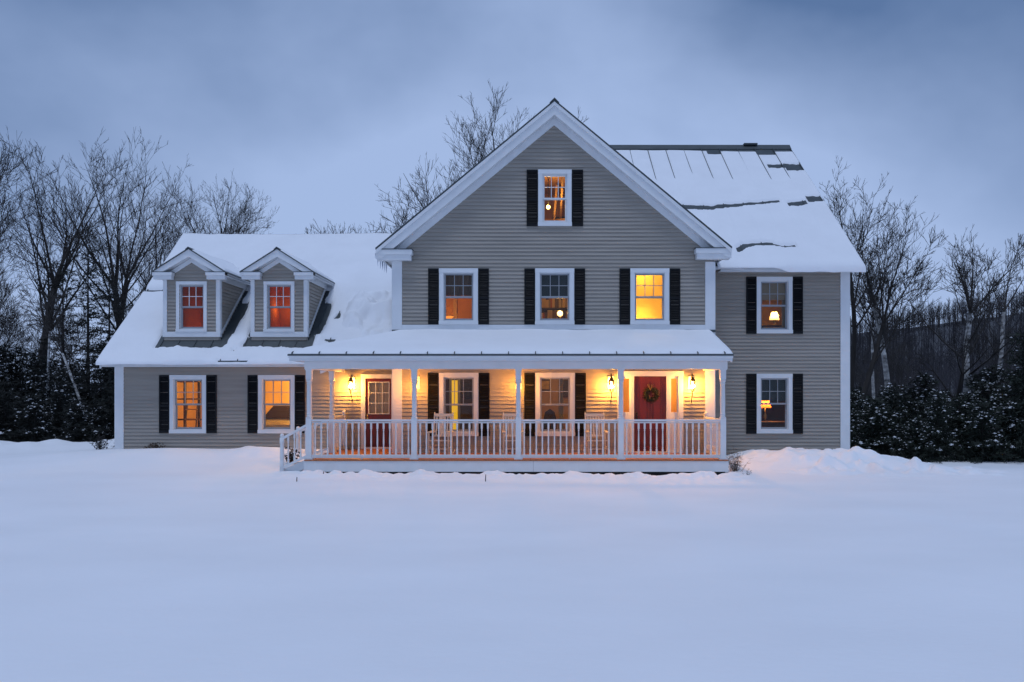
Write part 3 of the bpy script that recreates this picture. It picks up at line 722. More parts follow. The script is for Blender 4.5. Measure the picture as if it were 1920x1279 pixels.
railing((POSTX[-1], -1.88), (POSTX[-1], -0.05), 12)
railing((RPX, RPY+0.07), (RPX, 1.56), 9)
# half newels with ball finials where return rails meet the walls
for (x, y) in ((POSTX[-1]-0.02, -0.10), (RPX+0.02, 1.50)):
    MB().box(x-0.05, x+0.05, y-0.05, y+0.05, DK, 1.38).sphere((x, y, 1.435), 0.055).build('half_newel', M_TRIM, house)
# beams, ceiling, fascia, roof
trim('porch_beam', POSTX[0]-0.10, POSTX[-1]+0.10, -2.04, -1.86, BZ0, BZ1)
trim('porch_beam', POSTX[0]-0.095, POSTX[0]+0.085, -1.858, 1.55, BZ0, BZ1)
trim('porch_beam', POSTX[-1]-0.085, POSTX[-1]+0.095, -1.858, -0.05, BZ0, BZ1)
BX('porch_ceiling', M_CEIL, house, POSTX[0]+0.086, POSTX[-1]-0.086, -1.859, -0.001, 2.745, 2.775)
BX('porch_ceiling', M_CEIL, house, POSTX[0]+0.086, GL-0.047, 0.0, 1.53, 2.745, 2.775)
PEX0, PEX1 = -5.955, 4.98
def porch_z(y, x=0.0):
    f = 3.66 + 0.288*np.minimum(y, 0)
    return np.minimum(f, pz0 + 0.288*(x-PEX0)) if np.ndim(x) or x else f
pz0 = 3.66 - 0.288*2.4
trim('porch_fascia', PEX0+0.02, PEX1-0.02, -2.385, -2.35, 2.80, pz0-0.035)
trim('porch_crown', PEX0+0.01, PEX1-0.01, -2.41, -2.386, pz0-0.10, pz0-0.036)
trim('porch_soffit', PEX0+0.02, PEX1-0.02, -2.349, -2.042, 2.801, 2.825)
MB().prism([(-2.348, 2.83), (-2.348, pz0-0.05), (-0.05, 3.60), (-0.05, 2.83)], PEX1-0.09, PEX1-0.06, 'x').build('porch_end_board', M_TRIM, house)
MB().prism([(-2.40, pz0-0.045), (-0.05, float(porch_z(-0.05))-0.045), (-0.05, float(porch_z(-0.05))-0.20), (-2.35, pz0-0.20)], PEX1-0.055, PEX1-0.02, 'x').build('porch_rake_board', M_TRIM, house)
trim('porch_fascia', PEX0+0.015, PEX0+0.05, -2.349, 1.20, 2.80, pz0-0.035)
trim('porch_soffit', PEX0+0.051, POSTX[0]-0.101, -2.04, 1.20, 2.802, 2.824)
hy0 = -2.40+(GL-0.04-PEX0); hz0 = pz0+0.288*(GL-0.04-PEX0)
porch_roof = roof_slab('porch_roof', [(PEX0-0.01, -2.42, pz0-0.006), (PEX1, -2.42, pz0-0.006), (PEX1, -0.002, 3.66), (GL-0.04, -0.002, 3.66), (GL-0.04, hy0, hz0)], 0.04)
roof_slab('porch_roof', [(PEX0-0.01, -2.42, pz0-0.006), (GL-0.041, hy0, hz0), (GL-0.041, 1.2+(hz0-2.92)/SL+0.05, hz0), (PEX0-0.01, 1.27, pz0-0.006)], 0.04)
for k in range(17):
    x = PEX0+0.10+SEAM*k
    if x < PEX1: seam_x(porch_roof, x, -2.43, min(-0.06, -2.40+(x-PEX0)) if x < GL else -0.06, lambda y: float(porch_z(y)), 0.045)
BX('wall_flashing', M_METAL, house, GL-0.04, GR+0.04, -0.06, -0.001, 3.665, 3.733)

# porch steps down the left side
NX, NY0, NY1 = -6.24, -1.95, 0.0
stair = MB().prism([(-5.66, DK-0.01), (-6.30, 0.06), (-6.30, -0.12), (-5.66, 0.10)], -1.90, -1.86, 'y').build('porch_stair', M_TRIM, house)
MB().prism([(-5.66, DK-0.01), (-6.45, 0.06), (-6.45, -0.12), (-5.66, 0.10)], NY1-0.06, NY1-0.02, 'y').build('stringer', M_TRIM, stair)
for k in range(2):
    BX('tread', M_DECK, stair, -5.66-0.30*(k+1), -5.66-0.30*k+0.02, -1.855, NY1-0.065, DK-0.13*(k+1)-0.035, DK-0.13*(k+1))
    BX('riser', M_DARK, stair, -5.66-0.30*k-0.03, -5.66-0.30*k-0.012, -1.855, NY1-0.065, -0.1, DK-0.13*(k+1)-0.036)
def newel(x, y, zt):
    zb = min(gh(x, y)-0.1, -0.1)
    return MB().lathe([(0.058, zb), (0.058, zt-0.62), (0.048, zt-0.60), (0.06, zt-0.57), (0.05, zt-0.3), (0.048, zt-0.2), (0.06, zt-0.18), (0.06, zt-0.05), (0.035, zt-0.03), (0.055, zt), (0.045, zt+0.04), (0.01, zt+0.06)], 12, (x, y)).build('newel', M_TRIM, stair, True)
newel(NX, NY0, 0.93); newel(-6.40, NY1, 1.02)
for (xa, y, za, xb, zb, top) in ((NX, NY0, 0.86, POSTX[0]-0.06, 1.20, 1), (NX, NY0, 0.12, POSTX[0]-0.06, 0.43, 0), (-6.40, NY1, 0.93, RPX-0.06, 1.25, 1), (-6.40, NY1, 0.20, RPX-0.06, 0.47, 0)):
    MB().beam((xa, y, za), (xb, y, zb), 0.07 if top else 0.05, 0.06).build('handrail' if top else 'bottom_rail', M_TRIM, stair)
for (xa, xb, y, zb0, zb1) in ((NX, POSTX[0]-0.06, NY0, 0.15, 0.46), (-6.40, RPX-0.06, NY1, 0.23, 0.50)):
    for t in (0.25, 0.5, 0.75):
        o = link_mesh('baluster', bal_me, M_TRIM, stair); o.location = (xa+(xb-xa)*t, y, zb0+(zb1-zb0)*t); o.scale = (1, 1, 0.86)

# ------------------------------------------------------------------ rooms behind the windows
def room(x0, x1, y0, y1, z0, z1, col, name='lit_room', colname=None):
    m = room_mat('room %.2f %.2f' % (x0, z0), col)
    t = 0.03
    mb = MB().box(x0, x1, y1, y1+t, z0, z1).box(x0-t, x0, y0, y1, z0, z1).box(x1, x1+t, y0, y1, z0, z1).box(x0, x1, y0, y1, z0-t, z0).box(x0, x1, y0, y1, z1, z1+t)
    return mb.build(name, m, house)
def room_light(loc, e, col=(1, 0.62, 0.25), r=0.04, parent=None):
    l = bpy.data.lights.new('room_light', 'POINT'); l.energy = e; l.color = col; l.shadow_soft_size = r
    o = bpy.data.objects.new('room_light', l); COL.objects.link(o); o.location = loc
    if parent: o.parent = parent
    return o
Y0 = 0.155
room(-3.55, -0.70, Y0, 3.4, 3.25, 5.75, (0.50, 0.22, 0.05))
room(-0.62, 2.05, Y0, 2.6, 3.25, 5.75, (0.36, 0.19, 0.08))
room(2.13, 4.80, Y0, 2.4, 3.25, 5.70, (0.75, 0.50, 0.13))
room(-1.00, 2.25, Y0, 3.6, 6.05, 8.30, (0.34, 0.17, 0.06), 'attic_room')
room(5.20, 9.15, 1.755, 3.25, 3.25, 5.70, (0.62, 0.32, 0.05))
room(5.20, 9.15, 1.755, 4.6, 0.20, 2.95, (0.20, 0.12, 0.08))
room(-3.55, -0.72, Y0, 3.0, 0.36, 2.70, (0.20, 0.13, 0.09))
room(-0.64, 2.20, Y0, 2.6, 0.36, 2.70, (0.50, 0.32, 0.18))
room(2.28, 4.85, Y0, 3.0, 0.36, 2.70, (0.70, 0.42, 0.13))
room(-5.70, -3.95, 1.755, 4.2, 0.36, 2.70, (0.60, 0.42, 0.22))
room(-12.0, -5.80, 1.755, 7.2, 0.02, 2.70, (0.62, 0.38, 0.14), 'garage_room')
for d in DX: room(d-0.72, d+0.72, DY+0.105, 4.4, DZ0-0.02, 5.50, (0.60, 0.17, 0.03), 'red_room')

# lamps ---------------------------------------------------------------
def table_lamp(loc, label, shade=M_SHADE, e=6, h=0.5, rs=0.16, col=(1, 0.62, 0.25)):
    t = empty('table_lamp', loc); tag(t, label, 'lamp', 'lamps glowing inside the rooms')
    MB().lathe([(0.07, 0), (0.07, 0.02), (0.02, 0.04), (0.05, 0.12), (0.055, 0.18), (0.018, 0.26), (0.014, h-0.2)], 12).build('base', M_BRASS, t, True)
    n = 16; mb = MB()
    for k in range(n):
        a, b = 2*math.pi*k/n, 2*math.pi*(k+1)/n; q = len(mb.v)
        mb.v += [(rs*math.cos(a), rs*math.sin(a), h-0.24), (rs*math.cos(b), rs*math.sin(b), h-0.24), (rs*0.55*math.cos(b), rs*0.55*math.sin(b), h), (rs*0.55*math.cos(a), rs*0.55*math.sin(a), h)]
        mb.f.append((q, q+1, q+2, q+3))
    mb.build('lamp_shade', shade, t)
    room_light((0, 0, h-0.10), e, col, 0.03, t)
    return t
def stand(x, y, z0, z1, w, d, label, m=M_DKWOOD):
    t = empty('side_table', (x, y, z0)); tag(t, label, 'table')
    BX('table_top', m, t, -w/2, w/2, -d/2, d/2, z1-z0-0.03, z1-z0)
    for sx in (-1, 1):
        for sy in (-1, 1): BX('leg', m, t, sx*(w/2-0.04)-0.02, sx*(w/2-0.04)+0.02, sy*(d/2-0.04)-0.02, sy*(d/2-0.04)+0.02, 0, z1-z0-0.03)
    return t
# upper right of the house
lx, ly = PX(1452, 2.6), 2.6; lz = PZ(611, 2.6)
stand(lx, ly, 3.25, lz, 0.9, 0.4, 'dark table under the cream lamp in the upper window beside the gable')
table_lamp((lx, ly, lz), 'cream shaded table lamp in the upper window beside the gable', e=20, h=0.42, rs=0.15)
# lower right: red shade
lx, ly = PX(1434.5, 2.5), 2.5; lz = PZ(790, 2.5)
stand(lx+0.35, ly, 0.20, lz, 1.3, 0.5, 'long pale table under the red lamp in the ground floor window', M_WOOD)
table_lamp((lx, ly, lz), 'red shaded table lamp in the ground floor window beyond the porch', M_REDSHADE, e=24.0, h=0.66, rs=0.19, col=(1, 0.42, 0.14))
# gable left: glowing bowl lamp
lx, ly, lz = PX(840, 2.6), 2.6, PZ(594, 2.6)
t = empty('bowl_lamp', (lx, ly, lz)); tag(t, 'orange glowing bowl lamp in the dim left gable window', 'lamp', 'lamps glowing inside the rooms')
MB().lathe([(0.02, -0.10), (0.10, -0.08), (0.17, 0.0), (0.165, 0.01)], 14).build('bowl', mat('lit amber bowl', (0.8, 0.3, 0.08), emit=(1, 0.30, 0.04), estr=1.3), t, True)
MB().tube([(0, 0, -0.10), (0, 0, -0.55)], 0.02).build('stem', M_BRASS, t)
room_light((0, 0, 0.12), 14, (1, 0.5, 0.14), 0.05, t)
room_light((-2.1, 2.3, 5.2), 8.0, (1, 0.5, 0.13), 0.1)  # added fill light near the ceiling, no lamp there
# gable middle: globe lamp in front of a bookcase
lx, ly, lz = PX(1050, 1.3), 1.3, PZ(588, 1.3)
t = empty('globe_lamp', (lx, ly, lz)); tag(t, 'round glowing globe lamp in the middle gable window', 'lamp', 'lamps glowing inside the rooms')
MB().sphere((0, 0, 0), 0.085, 14, 8).build('globe', M_GLOBE, t, True)
MB().lathe([(0.09, -0.45), (0.09, -0.43), (0.02, -0.40), (0.02, -0.08)], 10).build('base', M_BRASS, t)
room_light((0, -0.14, 0.05), 22.0, (1, 0.55, 0.13), 0.06, t)
bc = empty('bookcase', (0.75, 2.3, 3.25)); tag(bc, 'bookcase full of books behind the globe lamp', 'bookcase')
fm = MB().box(-0.9, -0.86, -0.15, 0.15, 0, 1.8).box(0.86, 0.9, -0.15, 0.15, 0, 1.8).box(-0.86, 0.86, 0.13, 0.15, 0, 1.8)
fm.build('frame', M_DKWOOD, bc)
for k in range(5): BX('shelf', M_DKWOOD, bc, -0.86, 0.86, -0.15, 0.13, 0.02+0.42*k, 0.05+0.42*k)
bookm = [mat('book cloth %d' % i, c, 0.8) for i, c in enumerate([(0.4, 0.12, 0.05), (0.55, 0.35, 0.15), (0.15, 0.1, 0.06), (0.6, 0.45, 0.25), (0.3, 0.2, 0.08)])]
rb = random.Random(3)
for k in range(1, 4):
    x = -0.84
    while x < 0.78:
        w = rb.uniform(0.04, 0.09); hh = rb.uniform(0.24, 0.36)
        BX('book', bookm[rb.randrange(5)], bc, x, x+w-0.004, -0.12, 0.1, 0.051+0.42*k, 0.051+0.42*k+hh); x += w
# blinds added to darken the upper panes, middle gable and lower right windows
BX('sash_cover', M_PANEDARK, house, W2[1][0]-0.42, W2[1][0]+0.42, 0.16, 0.165, Z2b-0.76, Z2b-0.10)
BX('sash_cover', M_PANEDARK, house, WRX-0.42, WRX+0.42, 1.76, 1.765, WRZ[0][1]-0.80, WRZ[0][1]-0.10)
# gable right: bright yellow room
lx, ly, lz = PX(1203, 2.1), 2.1, PZ(604, 2.1)
t = empty('globe_lamp', (lx, ly, lz)); tag(t, 'bright round lamp low in the yellow right gable window', 'lamp', 'lamps glowing inside the rooms')
MB().sphere((0, 0, 0), 0.085, 14, 8).build('globe', M_GLOBE, t, True)
MB().lathe([(0.08, -0.25), (0.08, -0.23), (0.02, -0.20), (0.02, -0.08)], 10).build('base', M_BRASS, t)
room_light((0, -0.16, 0.06), 34, (1, 0.66, 0.17), 0.06, t)
room_light((3.4, 1.9, 5.62), 32, (1, 0.70, 0.18), 0.1)  # unseen ceiling light added to brighten the upper wall
for (xa, xb, yb_, z0_, z1_, m_) in ((PX(1247, 2.3), PX(1252, 2.3), 2.34, 3.3, 5.1, M_TRIM), (-2.45, -2.33, 3.33, 3.3, 5.6, M_WOOD), (-2.2, -1.6, 3.2, 3.3, 4.2, M_DKWOOD), (-3.4, -2.7, 3.1, 3.3, 4.0, M_DKWOOD)):
    BX('interior_casing', m_, house, xa, xb, yb_, yb_+0.05, z0_, z1_)
# attic: rafters, collar ties and a bare bulb
for k in range(6):
    x = -0.9+0.6*k
    MB().beam((x, 0.25, 8.2), (x+0.02, 3.5, 6.9), 0.05, 0.14).build('rafter', M_WOOD, house)
for (xa, za, xb, zb, y) in ((0.25, 6.1, 0.30, 8.2, 1.7), (0.62, 6.1, 0.78, 8.2, 2.0), (1.25, 6.1, 1.2, 8.2, 1.8), (-0.3, 7.15, 1.9, 7.25, 2.2)):
    MB().beam((xa, y, za), (xb, y, zb), 0.06, 0.10).build('rafter', M_WOOD, house)
t = empty('bare_bulb', (PX(1028, 1.3), 1.3, PZ(389, 1.3))); tag(t, 'bare glowing bulb hanging in the attic window', 'light bulb')
MB().sphere((0, 0, 0), 0.06, 12, 8).build('bulb', M_GLOBE, t, True)
MB().tube([(0, 0, 0.06), (0, 0, 0.9)], 0.012, 5).build('cord', M_BLACK, t)
room_light((0, -0.12, 0.05), 60, (1, 0.55, 0.12), 0.05, t)
# upstairs right: curtains ; downstairs: lit doorway
def curtain(x0, x1, y, z0, z1, m=M_CURT):
    n = 16; mb = MB()
    for k in range(n+1):
        x = x0+(x1-x0)*k/n; yy = y+0.03*math.sin(k*1.9)
        mb.v += [(x, yy, z0), (x, yy, z1)]
    for k in range(n): mb.f.append((2*k, 2*k+2, 2*k+3, 2*k+1))
    return mb.build('curtain', m, house, True)
curtain(WRX-0.44, WRX-0.30, 1.86, WRZ[1][0], WRZ[1][1]); curtain(WRX+0.30, WRX+0.44, 1.86, WRZ[1][0], WRZ[1][1])
BX('sash_cover', M_CURT, house, WRX-0.42, WRX+0.42, 1.77, 1.776, WRZ[1][1]-0.66, WRZ[1][1]-0.08)
curtain(W2[0][0]-0.42, W2[0][0]+0.42, 0.26, Z2b-0.72, Z2b-0.05, mat('brown valance', (0.16, 0.09, 0.06), 0.9))
room_light((-2.1, 1.6, 2.45), 10.0, (1, 0.5, 0.16), 0.1)
dx0, dx1 = PX(847, 2.9), PX(858, 2.9)
t = empty('lit_doorway', (dx0, 2.9, 0.36)); tag(t, 'bright yellow doorway seen through the left porch window', 'doorway')
BX('glow_panel', mat('glowing hall panel', (0.85, 0.55, 0.08), 0.8, emit=(1.0, 0.55, 0.03), estr=0.75), t, 0.0, dx1-dx0, 0.04, 0.06, 0.0, 2.02)  # flat panel glows in place of a lit hall beyond the doorway
BX('door_jamb', M_TRIM, t, -0.08, -0.001, 0.0, 0.06, 0.0, 2.1)
BX('door_jamb', M_TRIM, t, dx1-dx0+0.001, dx1-dx0+0.08, 0.0, 0.06, 0.0, 2.1)
def picture(x, y, z, w, h_, label, col):
    t = empty('framed_picture', (x, y, z)); tag(t, label, 'picture')
    MB().box(-w/2, w/2, -0.03, 0, 0, 0.05).box(-w/2, w/2, -0.03, 0, h_-0.05, h_).box(-w/2, -w/2+0.05, -0.03, 0, 0.05, h_-0.05).box(w/2-0.05, w/2, -0.03, 0, 0.05, h_-0.05).build('frame', M_DKWOOD, t)
    BX('print', mat('print '+label[:6], col, 0.7, noise=0.4, nscale=9), t, -w/2+0.05, w/2-0.05, -0.012, -0.002, 0.05, h_-0.05)
picture(PX(874, 2.95), 2.95, PZ(746, 2.95), 0.32, 0.5, 'dark picture on the wall in the left porch window', (0.1, 0.07, 0.05))
picture(PX(1022, 2.55), 2.55, PZ(733, 2.55), 0.36, 0.36, 'square golden picture in the right porch window', (0.5, 0.3, 0.06))
picture(PX(1060, 2.55), 2.55, PZ(745, 2.55), 0.26, 0.55, 'tall dark picture in the right porch window', (0.08, 0.06, 0.05))
room_light((0.9, 1.2, 2.5), 20.0, (1, 0.55, 0.2), 0.1)
curtain(PX(1047, 0.3), PX(1056, 0.3), 0.3, ZPa, ZPb, mat('tan curtain', (0.5, 0.32, 0.16), 0.9))
def dining_chair(loc, label):
    t = empty('dining_chair', loc); tag(t, label, 'chair')
    MB().prism([(-0.19, 0.45), (0.19, 0.45), (0.20, 0.8), (0.14, 1.08), (0.0, 1.18), (-0.14, 1.08), (-0.20, 0.8)], 0.0, 0.04, 'y').build('backrest', M_DKWOOD, t)
    BX('seat', M_DKWOOD, t, -0.21, 0.21, 0.04, 0.46, 0.42, 0.46)
    for sx in (-1, 1):
        for y in (0.02, 0.42): BX('leg', M_DKWOOD, t, sx*0.18-0.02, sx*0.18+0.02, y, y+0.04, 0, 0.42)
dining_chair((PX(1031, 1.0), 1.0, 0.36), 'dark round backed chair inside the right porch window')
room_light((3.9, 2.2, 2.45), 65.0, (1, 0.60, 0.15), 0.1)
room_light((-4.7, 2.8, 2.45), 14.0, (1, 0.62, 0.28), 0.1)
MBL = MB()
for k in range(26): MBL.box(gx0, gx1, 1.66, 1.675, gz0+0.037*k, gz0+0.037*k+0.030)
MBL.build('slatted_blind', mat('cream blind', (0.62, 0.5, 0.34), 0.8), house)
# garage interior
room_light((-7.9, 5.6, 2.55), 260.0, (1, 0.60, 0.15), 0.12)
room_light((-10.8, 3.4, 2.55), 70.0, (1, 0.52, 0.13), 0.12)
car = empty('parked_car', (-7.75, 2.35, 0.03)); tag(car, 'pale car parked in the garage behind the right wing window', 'car')
bd = MB().prism([(0, 0.35), (0.05, 0.75), (0.2, 0.98), (1.05, 1.10), (1.85, 1.58), (3.6, 1.58), (4.3, 1.10), (4.45, 0.6), (4.4, 0.3), (0.1, 0.25)], -0.80, 0.80, 'x')
bd.v = [((x*(0.93 if z > 1.3 else 1.0) if z < 1.5 else x*0.78), y, z) for (x, y, z) in bd.v]
bd.build('body', M_CARWHITE, car)
MB().prism([(-0.77, 1.14), (0.77, 1.14), (0.62, 1.53), (-0.62, 1.53)], 0, 0.01, 'y').build('windscreen', M_CARGLASS, car)
ws = car.children[-1]
ws.data.vertices.foreach_set('co', np.array([(x, 1.03+(z-1.10)*1.64+y-0.02, z) for (x, y, z) in [tuple(v.co) for v in ws.data.vertices]], dtype=np.float32).ravel()); ws.data.update()
for sx in (-1, 1):
    for y in (0.85, 3.6):
        w = MB().tube([(sx*0.80, y, 0.32), (sx*0.62, y, 0.32)], 0.32, 16).build('wheel', M_RUBBER, car)
    MB().sphere((sx*0.58, 0.06, 0.72), 0.1, 10, 6, (1, 0.4, 0.7)).build('headlight', M_ICE, car, True)
    MB().sphere((sx*0.92, 1.3, 1.12), 0.09, 8, 6, (1, 0.5, 0.7)).build('side_mirror', M_CARWHITE, car, True)
ld = empty('ladder', (PX(352, 2.8), 2.8, 0.02)); tag(ld, 'wooden ladder leaning inside the far left wing window', 'ladder')
for sx in (-1, 1): MB().beam((sx*0.2, 0, 0), (sx*0.16, 0.35, 1.62), 0.03, 0.06).build('rail', M_DKWOOD, ld)
for k in range(5): MB().beam((-0.19, 0.06*k+0.04, 0.25+0.3*k), (0.19, 0.06*k+0.04, 0.25+0.3*k), 0.03, 0.03).build('rung', M_WOOD, ld)
sh = empty('storage_rack', (PX(338, 3.4), 3.4, 0.02)); tag(sh, 'dark storage rack inside the far left wing window', 'shelf')
for x in (-0.35, 0.1, 0.55): BX('upright', M_DKWOOD, sh, x, x+0.07, 0, 0.07, 0, 2.5)
for z in (0.5, 1.1, 1.75, 2.3): BX('shelf', M_DKWOOD, sh, -0.35, 0.62, -0.1, 0.3, z, z+0.04)
# red dormer rooms
for i, d in enumerate(DX):
    room_light((d+0.1 if i == 0 else d-0.45, 3.9, 4.15 if i == 0 else 4.7), 4.5, (1, 0.46, 0.10), 0.08)
t = stand(DX[0]+0.28, 3.6, DZ0, DZ0+0.75, 0.6, 0.4, 'small wooden stand in the left dormer window', M_WOOD)
table_lamp((DX[1]+0.45, 3.7, 4.45), 'small lamp glowing in the right dormer window', M_REDSHADE, e=2.0, h=0.45, rs=0.2, col=(1, 0.5, 0.15))

# ------------------------------------------------------------------ wall lanterns
def lantern(loc, label, bulb=None, d=0.22):
    t = empty('wall_lantern', loc); tag(t, label, 'lantern', 'wall lanterns lit on the porch')
    BX('mounting_block', M_TRIM, t, -0.085, 0.085, -0.03, -0.005, -0.02, 0.33)
    MB().lathe([(0.0, 0.19), (0.085, 0.20), (0.075, 0.22), (0.045, 0.27), (0.04, 0.30), (0.012, 0.33), (0.018, 0.35), (0.002, 0.37)], 8, (0, -d)).build('hood', M_BLACK, t)
    MB().tube([(0, -0.03, 0.24), (0, -0.06, 0.32), (0, -d*0.7, 0.40), (0, -d, 0.36)], 0.012).build('arm', M_BLACK, t)
    MB().lathe([(0.040, -0.085), (0.045, -0.075), (0.04, -0.065), (0.015, -0.06)], 8, (0, -d)).build('base_ring', M_BLACK, t)
    g = MB()
    for k in range(6):
        a = math.pi/3*k
        g.tube([(0.045*math.cos(a), -d+0.045*math.sin(a), -0.07), (0.08*math.cos(a), -d+0.08*math.sin(a), 0.20)], 0.005, 4)
    g.build('cage', M_BLACK, t)
    q = MB()
    for k in range(6):
        a, b = math.pi/3*k, math.pi/3*(k+1); v = len(q.v)
        q.v += [(0.042*math.cos(a), -d+0.042*math.sin(a), -0.065), (0.042*math.cos(b), -d+0.042*math.sin(b), -0.065), (0.077*math.cos(b), -d+0.077*math.sin(b), 0.195), (0.077*math.cos(a), -d+0.077*math.sin(a), 0.195)]
        q.f.append((v, v+1, v+2, v+3))
    q.build('glass', M_GLASS, t)
    MB().sphere((0, -d, 0.07), 0.034, 12, 8, (1, 1, 1.35)).build('bulb', bulb or M_BULB, t, True)
    MB().tube([(0, -d, -0.085), (0, -d*0.9, -0.15), (0, -d*0.55, -0.24), (0.0, -0.05, -0.30), (0, -0.03, -0.36), (0, -0.06, -0.39), (0, -0.085, -0.36)], [0.018, 0.012, 0.012, 0.012, 0.014, 0.012, 0.008]).build('tail_scroll', M_BLACK, t)
    return t
lantern((PX(1145, 0), -0.02, PZ(728.5, 0)), 'lit wall lantern between the porch window and the red front door')
lantern((PX(1295.5, 0), -0.02, PZ(728.5, 0)), 'lit wall lantern between the red front door and the porch end')
lantern((PX(661, 1.6), 1.58, PZ(728.5, 1.6)), 'lit wall lantern beside the dark red side door')

lantern((PX(777.5, -0.44), -0.02, PZ(728.5, 0)), 'lit wall lantern behind the second porch post from the left', M_BULBDIM, 0.42)
lantern((PX(972, -0.44), -0.02, PZ(728.5, 0)), 'lit wall lantern behind the middle porch post', M_BULBDIM, 0.42)
# wreath -----------------------------------------------------------------
wt = empty('wreath', (PX(1220.5, 0), -0.03, PZ(739.5, 0))); tag(wt, 'round evergreen wreath with golden sprig hung on the red front door', 'wreath')
rw = random.Random(11); V = []; F = []
for k in range(900):
    a = rw.uniform(0, 2*math.pi); rr = 0.155 + rw.gauss(0, 0.035)
    c = Vector((rr*math.cos(a), -0.04+rw.gauss(0, 0.02), rr*math.sin(a)))
    d = Vector((-math.sin(a)+rw.gauss(0, 0.8), rw.gauss(0, 0.6), math.cos(a)+rw.gauss(0, 0.8))).normalized()*rw.uniform(0.04, 0.085)
    s = d.cross(Vector((rw.gauss(0, 1), rw.gauss(0, 1), rw.gauss(0, 1)))).normalized()*0.010
    k0 = len(V); V += [c-s, c+s, c+d]; F.append((k0, k0+1, k0+2))
link_mesh('needles', np_mesh('wreath', [tuple(v) for v in V], F, False), M_WREATH, wt)
MB().tube([(0.155*math.cos(2*math.pi*k/20), -0.04, 0.155*math.sin(2*math.pi*k/20)) for k in range(21)], 0.035, 6).build('ring', M_WREATH, wt, True)
mb = MB()
for k in range(7):
    a = R(90)+rw.uniform(-0.55, 0.55); mb.beam((-0.03, -0.085, 0.12), (-0.03+0.17*math.cos(a), -0.09, 0.12+0.17*math.sin(a)), 0.02, 0.006)
mb.build('sprig', M_RIBBON, wt)
mb = MB()
for k in range(5): mb.sphere((rw.uniform(-0.12, 0.16), -0.09, rw.uniform(-0.14, 0.06)), 0.018, 8, 5)
mb.build('berries', mat('dark berries', (0.12, 0.05, 0.04), 0.6), wt)

# rocking chairs -----------------------------------------------------------
def rocking_chair():
    t = empty('rocking_chair', (0, 0, DK))
    for sx in (-1, 1):
        x = sx*0.26
        MB().tube([(x, -0.50, 0.055), (x, -0.25, 0.02), (x, 0.05, 0.015), (x, 0.35, 0.05), (x, 0.55, 0.11)], 0.02, 6).build('rocker', M_CHAIR, t)
        MB().tube([(x, -0.24, 0.03), (x, -0.24, 0.62)], 0.022, 8).build('leg', M_CHAIR, t)
        MB().tube([(x*0.96, 0.20, 0.03), (x*0.96, 0.22, 0.45), (x*0.96, 0.38, 1.10), (x*0.96, 0.39, 1.15)], [0.022, 0.022, 0.02, 0.006], 8).build('back_post', M_CHAIR, t)
        MB().box(x-0.055 if sx > 0 else x-0.035, x+0.035 if sx > 0 else x+0.055, -0.30, 0.27, 0.62, 0.65).build('arm', M_CHAIR, t)
        MB().tube([(x, -0.24, 0.22), (x, 0.21, 0.24)], 0.013, 6).build('stretcher', M_CHAIR, t)
    MB().tube([(-0.26, -0.24, 0.20), (0.26, -0.24, 0.20)], 0.013, 6).build('stretcher', M_CHAIR, t)
    for k in range(7): MB().beam((-0.26, -0.27+0.075*k, 0.425-0.007*k), (0.26, -0.27+0.075*k, 0.425-0.007*k), 0.064, 0.02).build('seat_slat', M_CHAIR, t)
    MB().beam((-0.25, 0.375, 1.065), (0.25, 0.375, 1.065), 0.03, 0.075, up=(0, 0.24, 1)).build('crest_rail', M_CHAIR, t)
    MB().beam((-0.25, 0.245, 0.52), (0.25, 0.245, 0.52), 0.03, 0.05, up=(0, 0.24, 1)).build('lower_rail', M_CHAIR, t)
    for k in range(6):
        x = -0.185+0.074*k
        MB().beam((x, 0.25, 0.54), (x, 0.368, 1.03), 0.042, 0.012, up=(0, 1, 0)).build('back_slat', M_CHAIR, t)
    return t
rc = rocking_chair()
yc = -0.95
spots = [(PX(829, yc+0.36), R(-7), 'cream slatted rocking chair before the left porch window'), (PX(963, yc+0.36), R(4), 'cream slatted rocking chair half behind the middle porch post'),
         (PX(1117, yc+0.36), R(5), 'cream slatted rocking chair left of the red front door')]
for i, (x, rz, lab) in enumerate(spots):
    o = rc if i == 0 else copy_tree(rc)
    o.location = (x, yc, DK); o.rotation_euler = (0, 0, rz)
    tag(o, lab, 'rocking chair', 'rocking chairs on the porch')

# ------------------------------------------------------------------ roof snow
def snow_sheet(name, xs, ys, zf, keep=None, skirt=0.06, label=None, basef=None):
    X, Y = np.meshgrid(xs, ys); Z = zf(X, Y)
    K = np.ones_like(X, bool) if keep is None else keep(X, Y)
    ny, nx = X.shape
    idx = np.arange(nx*ny).reshape(ny, nx)
    fk = K[:-1, :-1] & K[:-1, 1:] & K[1:, 1:] & K[1:, :-1]
    F = np.stack([idx[:-1, :-1], idx[:-1, 1:], idx[1:, 1:], idx[1:, :-1]], -1)[fk]
    V = np.stack([X, Y, Z], -1).reshape(-1, 3)
    # skirts on the four outer edges
    B = basef(X, Y) if basef is not None else Z-skirt
    VB = np.stack([X, Y, B], -1).reshape(-1, 3)
    extra = []
    for (a, ok) in ((idx[0, :], fk[0, :]), (idx[-1, :][::-1], fk[-1, :][::-1]), (idx[:, 0][::-1], fk[:, 0][::-1]), (idx[:, -1], fk[:, -1])):
        for p, q, t in zip(a[:-1], a[1:], ok):
            if t: extra.append((q, p, p+nx*ny, q+nx*ny))
    F = np.concatenate([F.reshape(-1, 4), np.array(extra, dtype=int).reshape(-1, 4)])
    me = np_mesh(name, np.concatenate([V, VB]), F)
    o = link_mesh(name, me, M_SNOW)
    tag(o, label, 'snow', kind='stuff')
    return o
def rnd_edge(d, w): return np.sqrt(np.clip(1-(1-np.clip(d/w, 0, 1))**2, 0, 1))
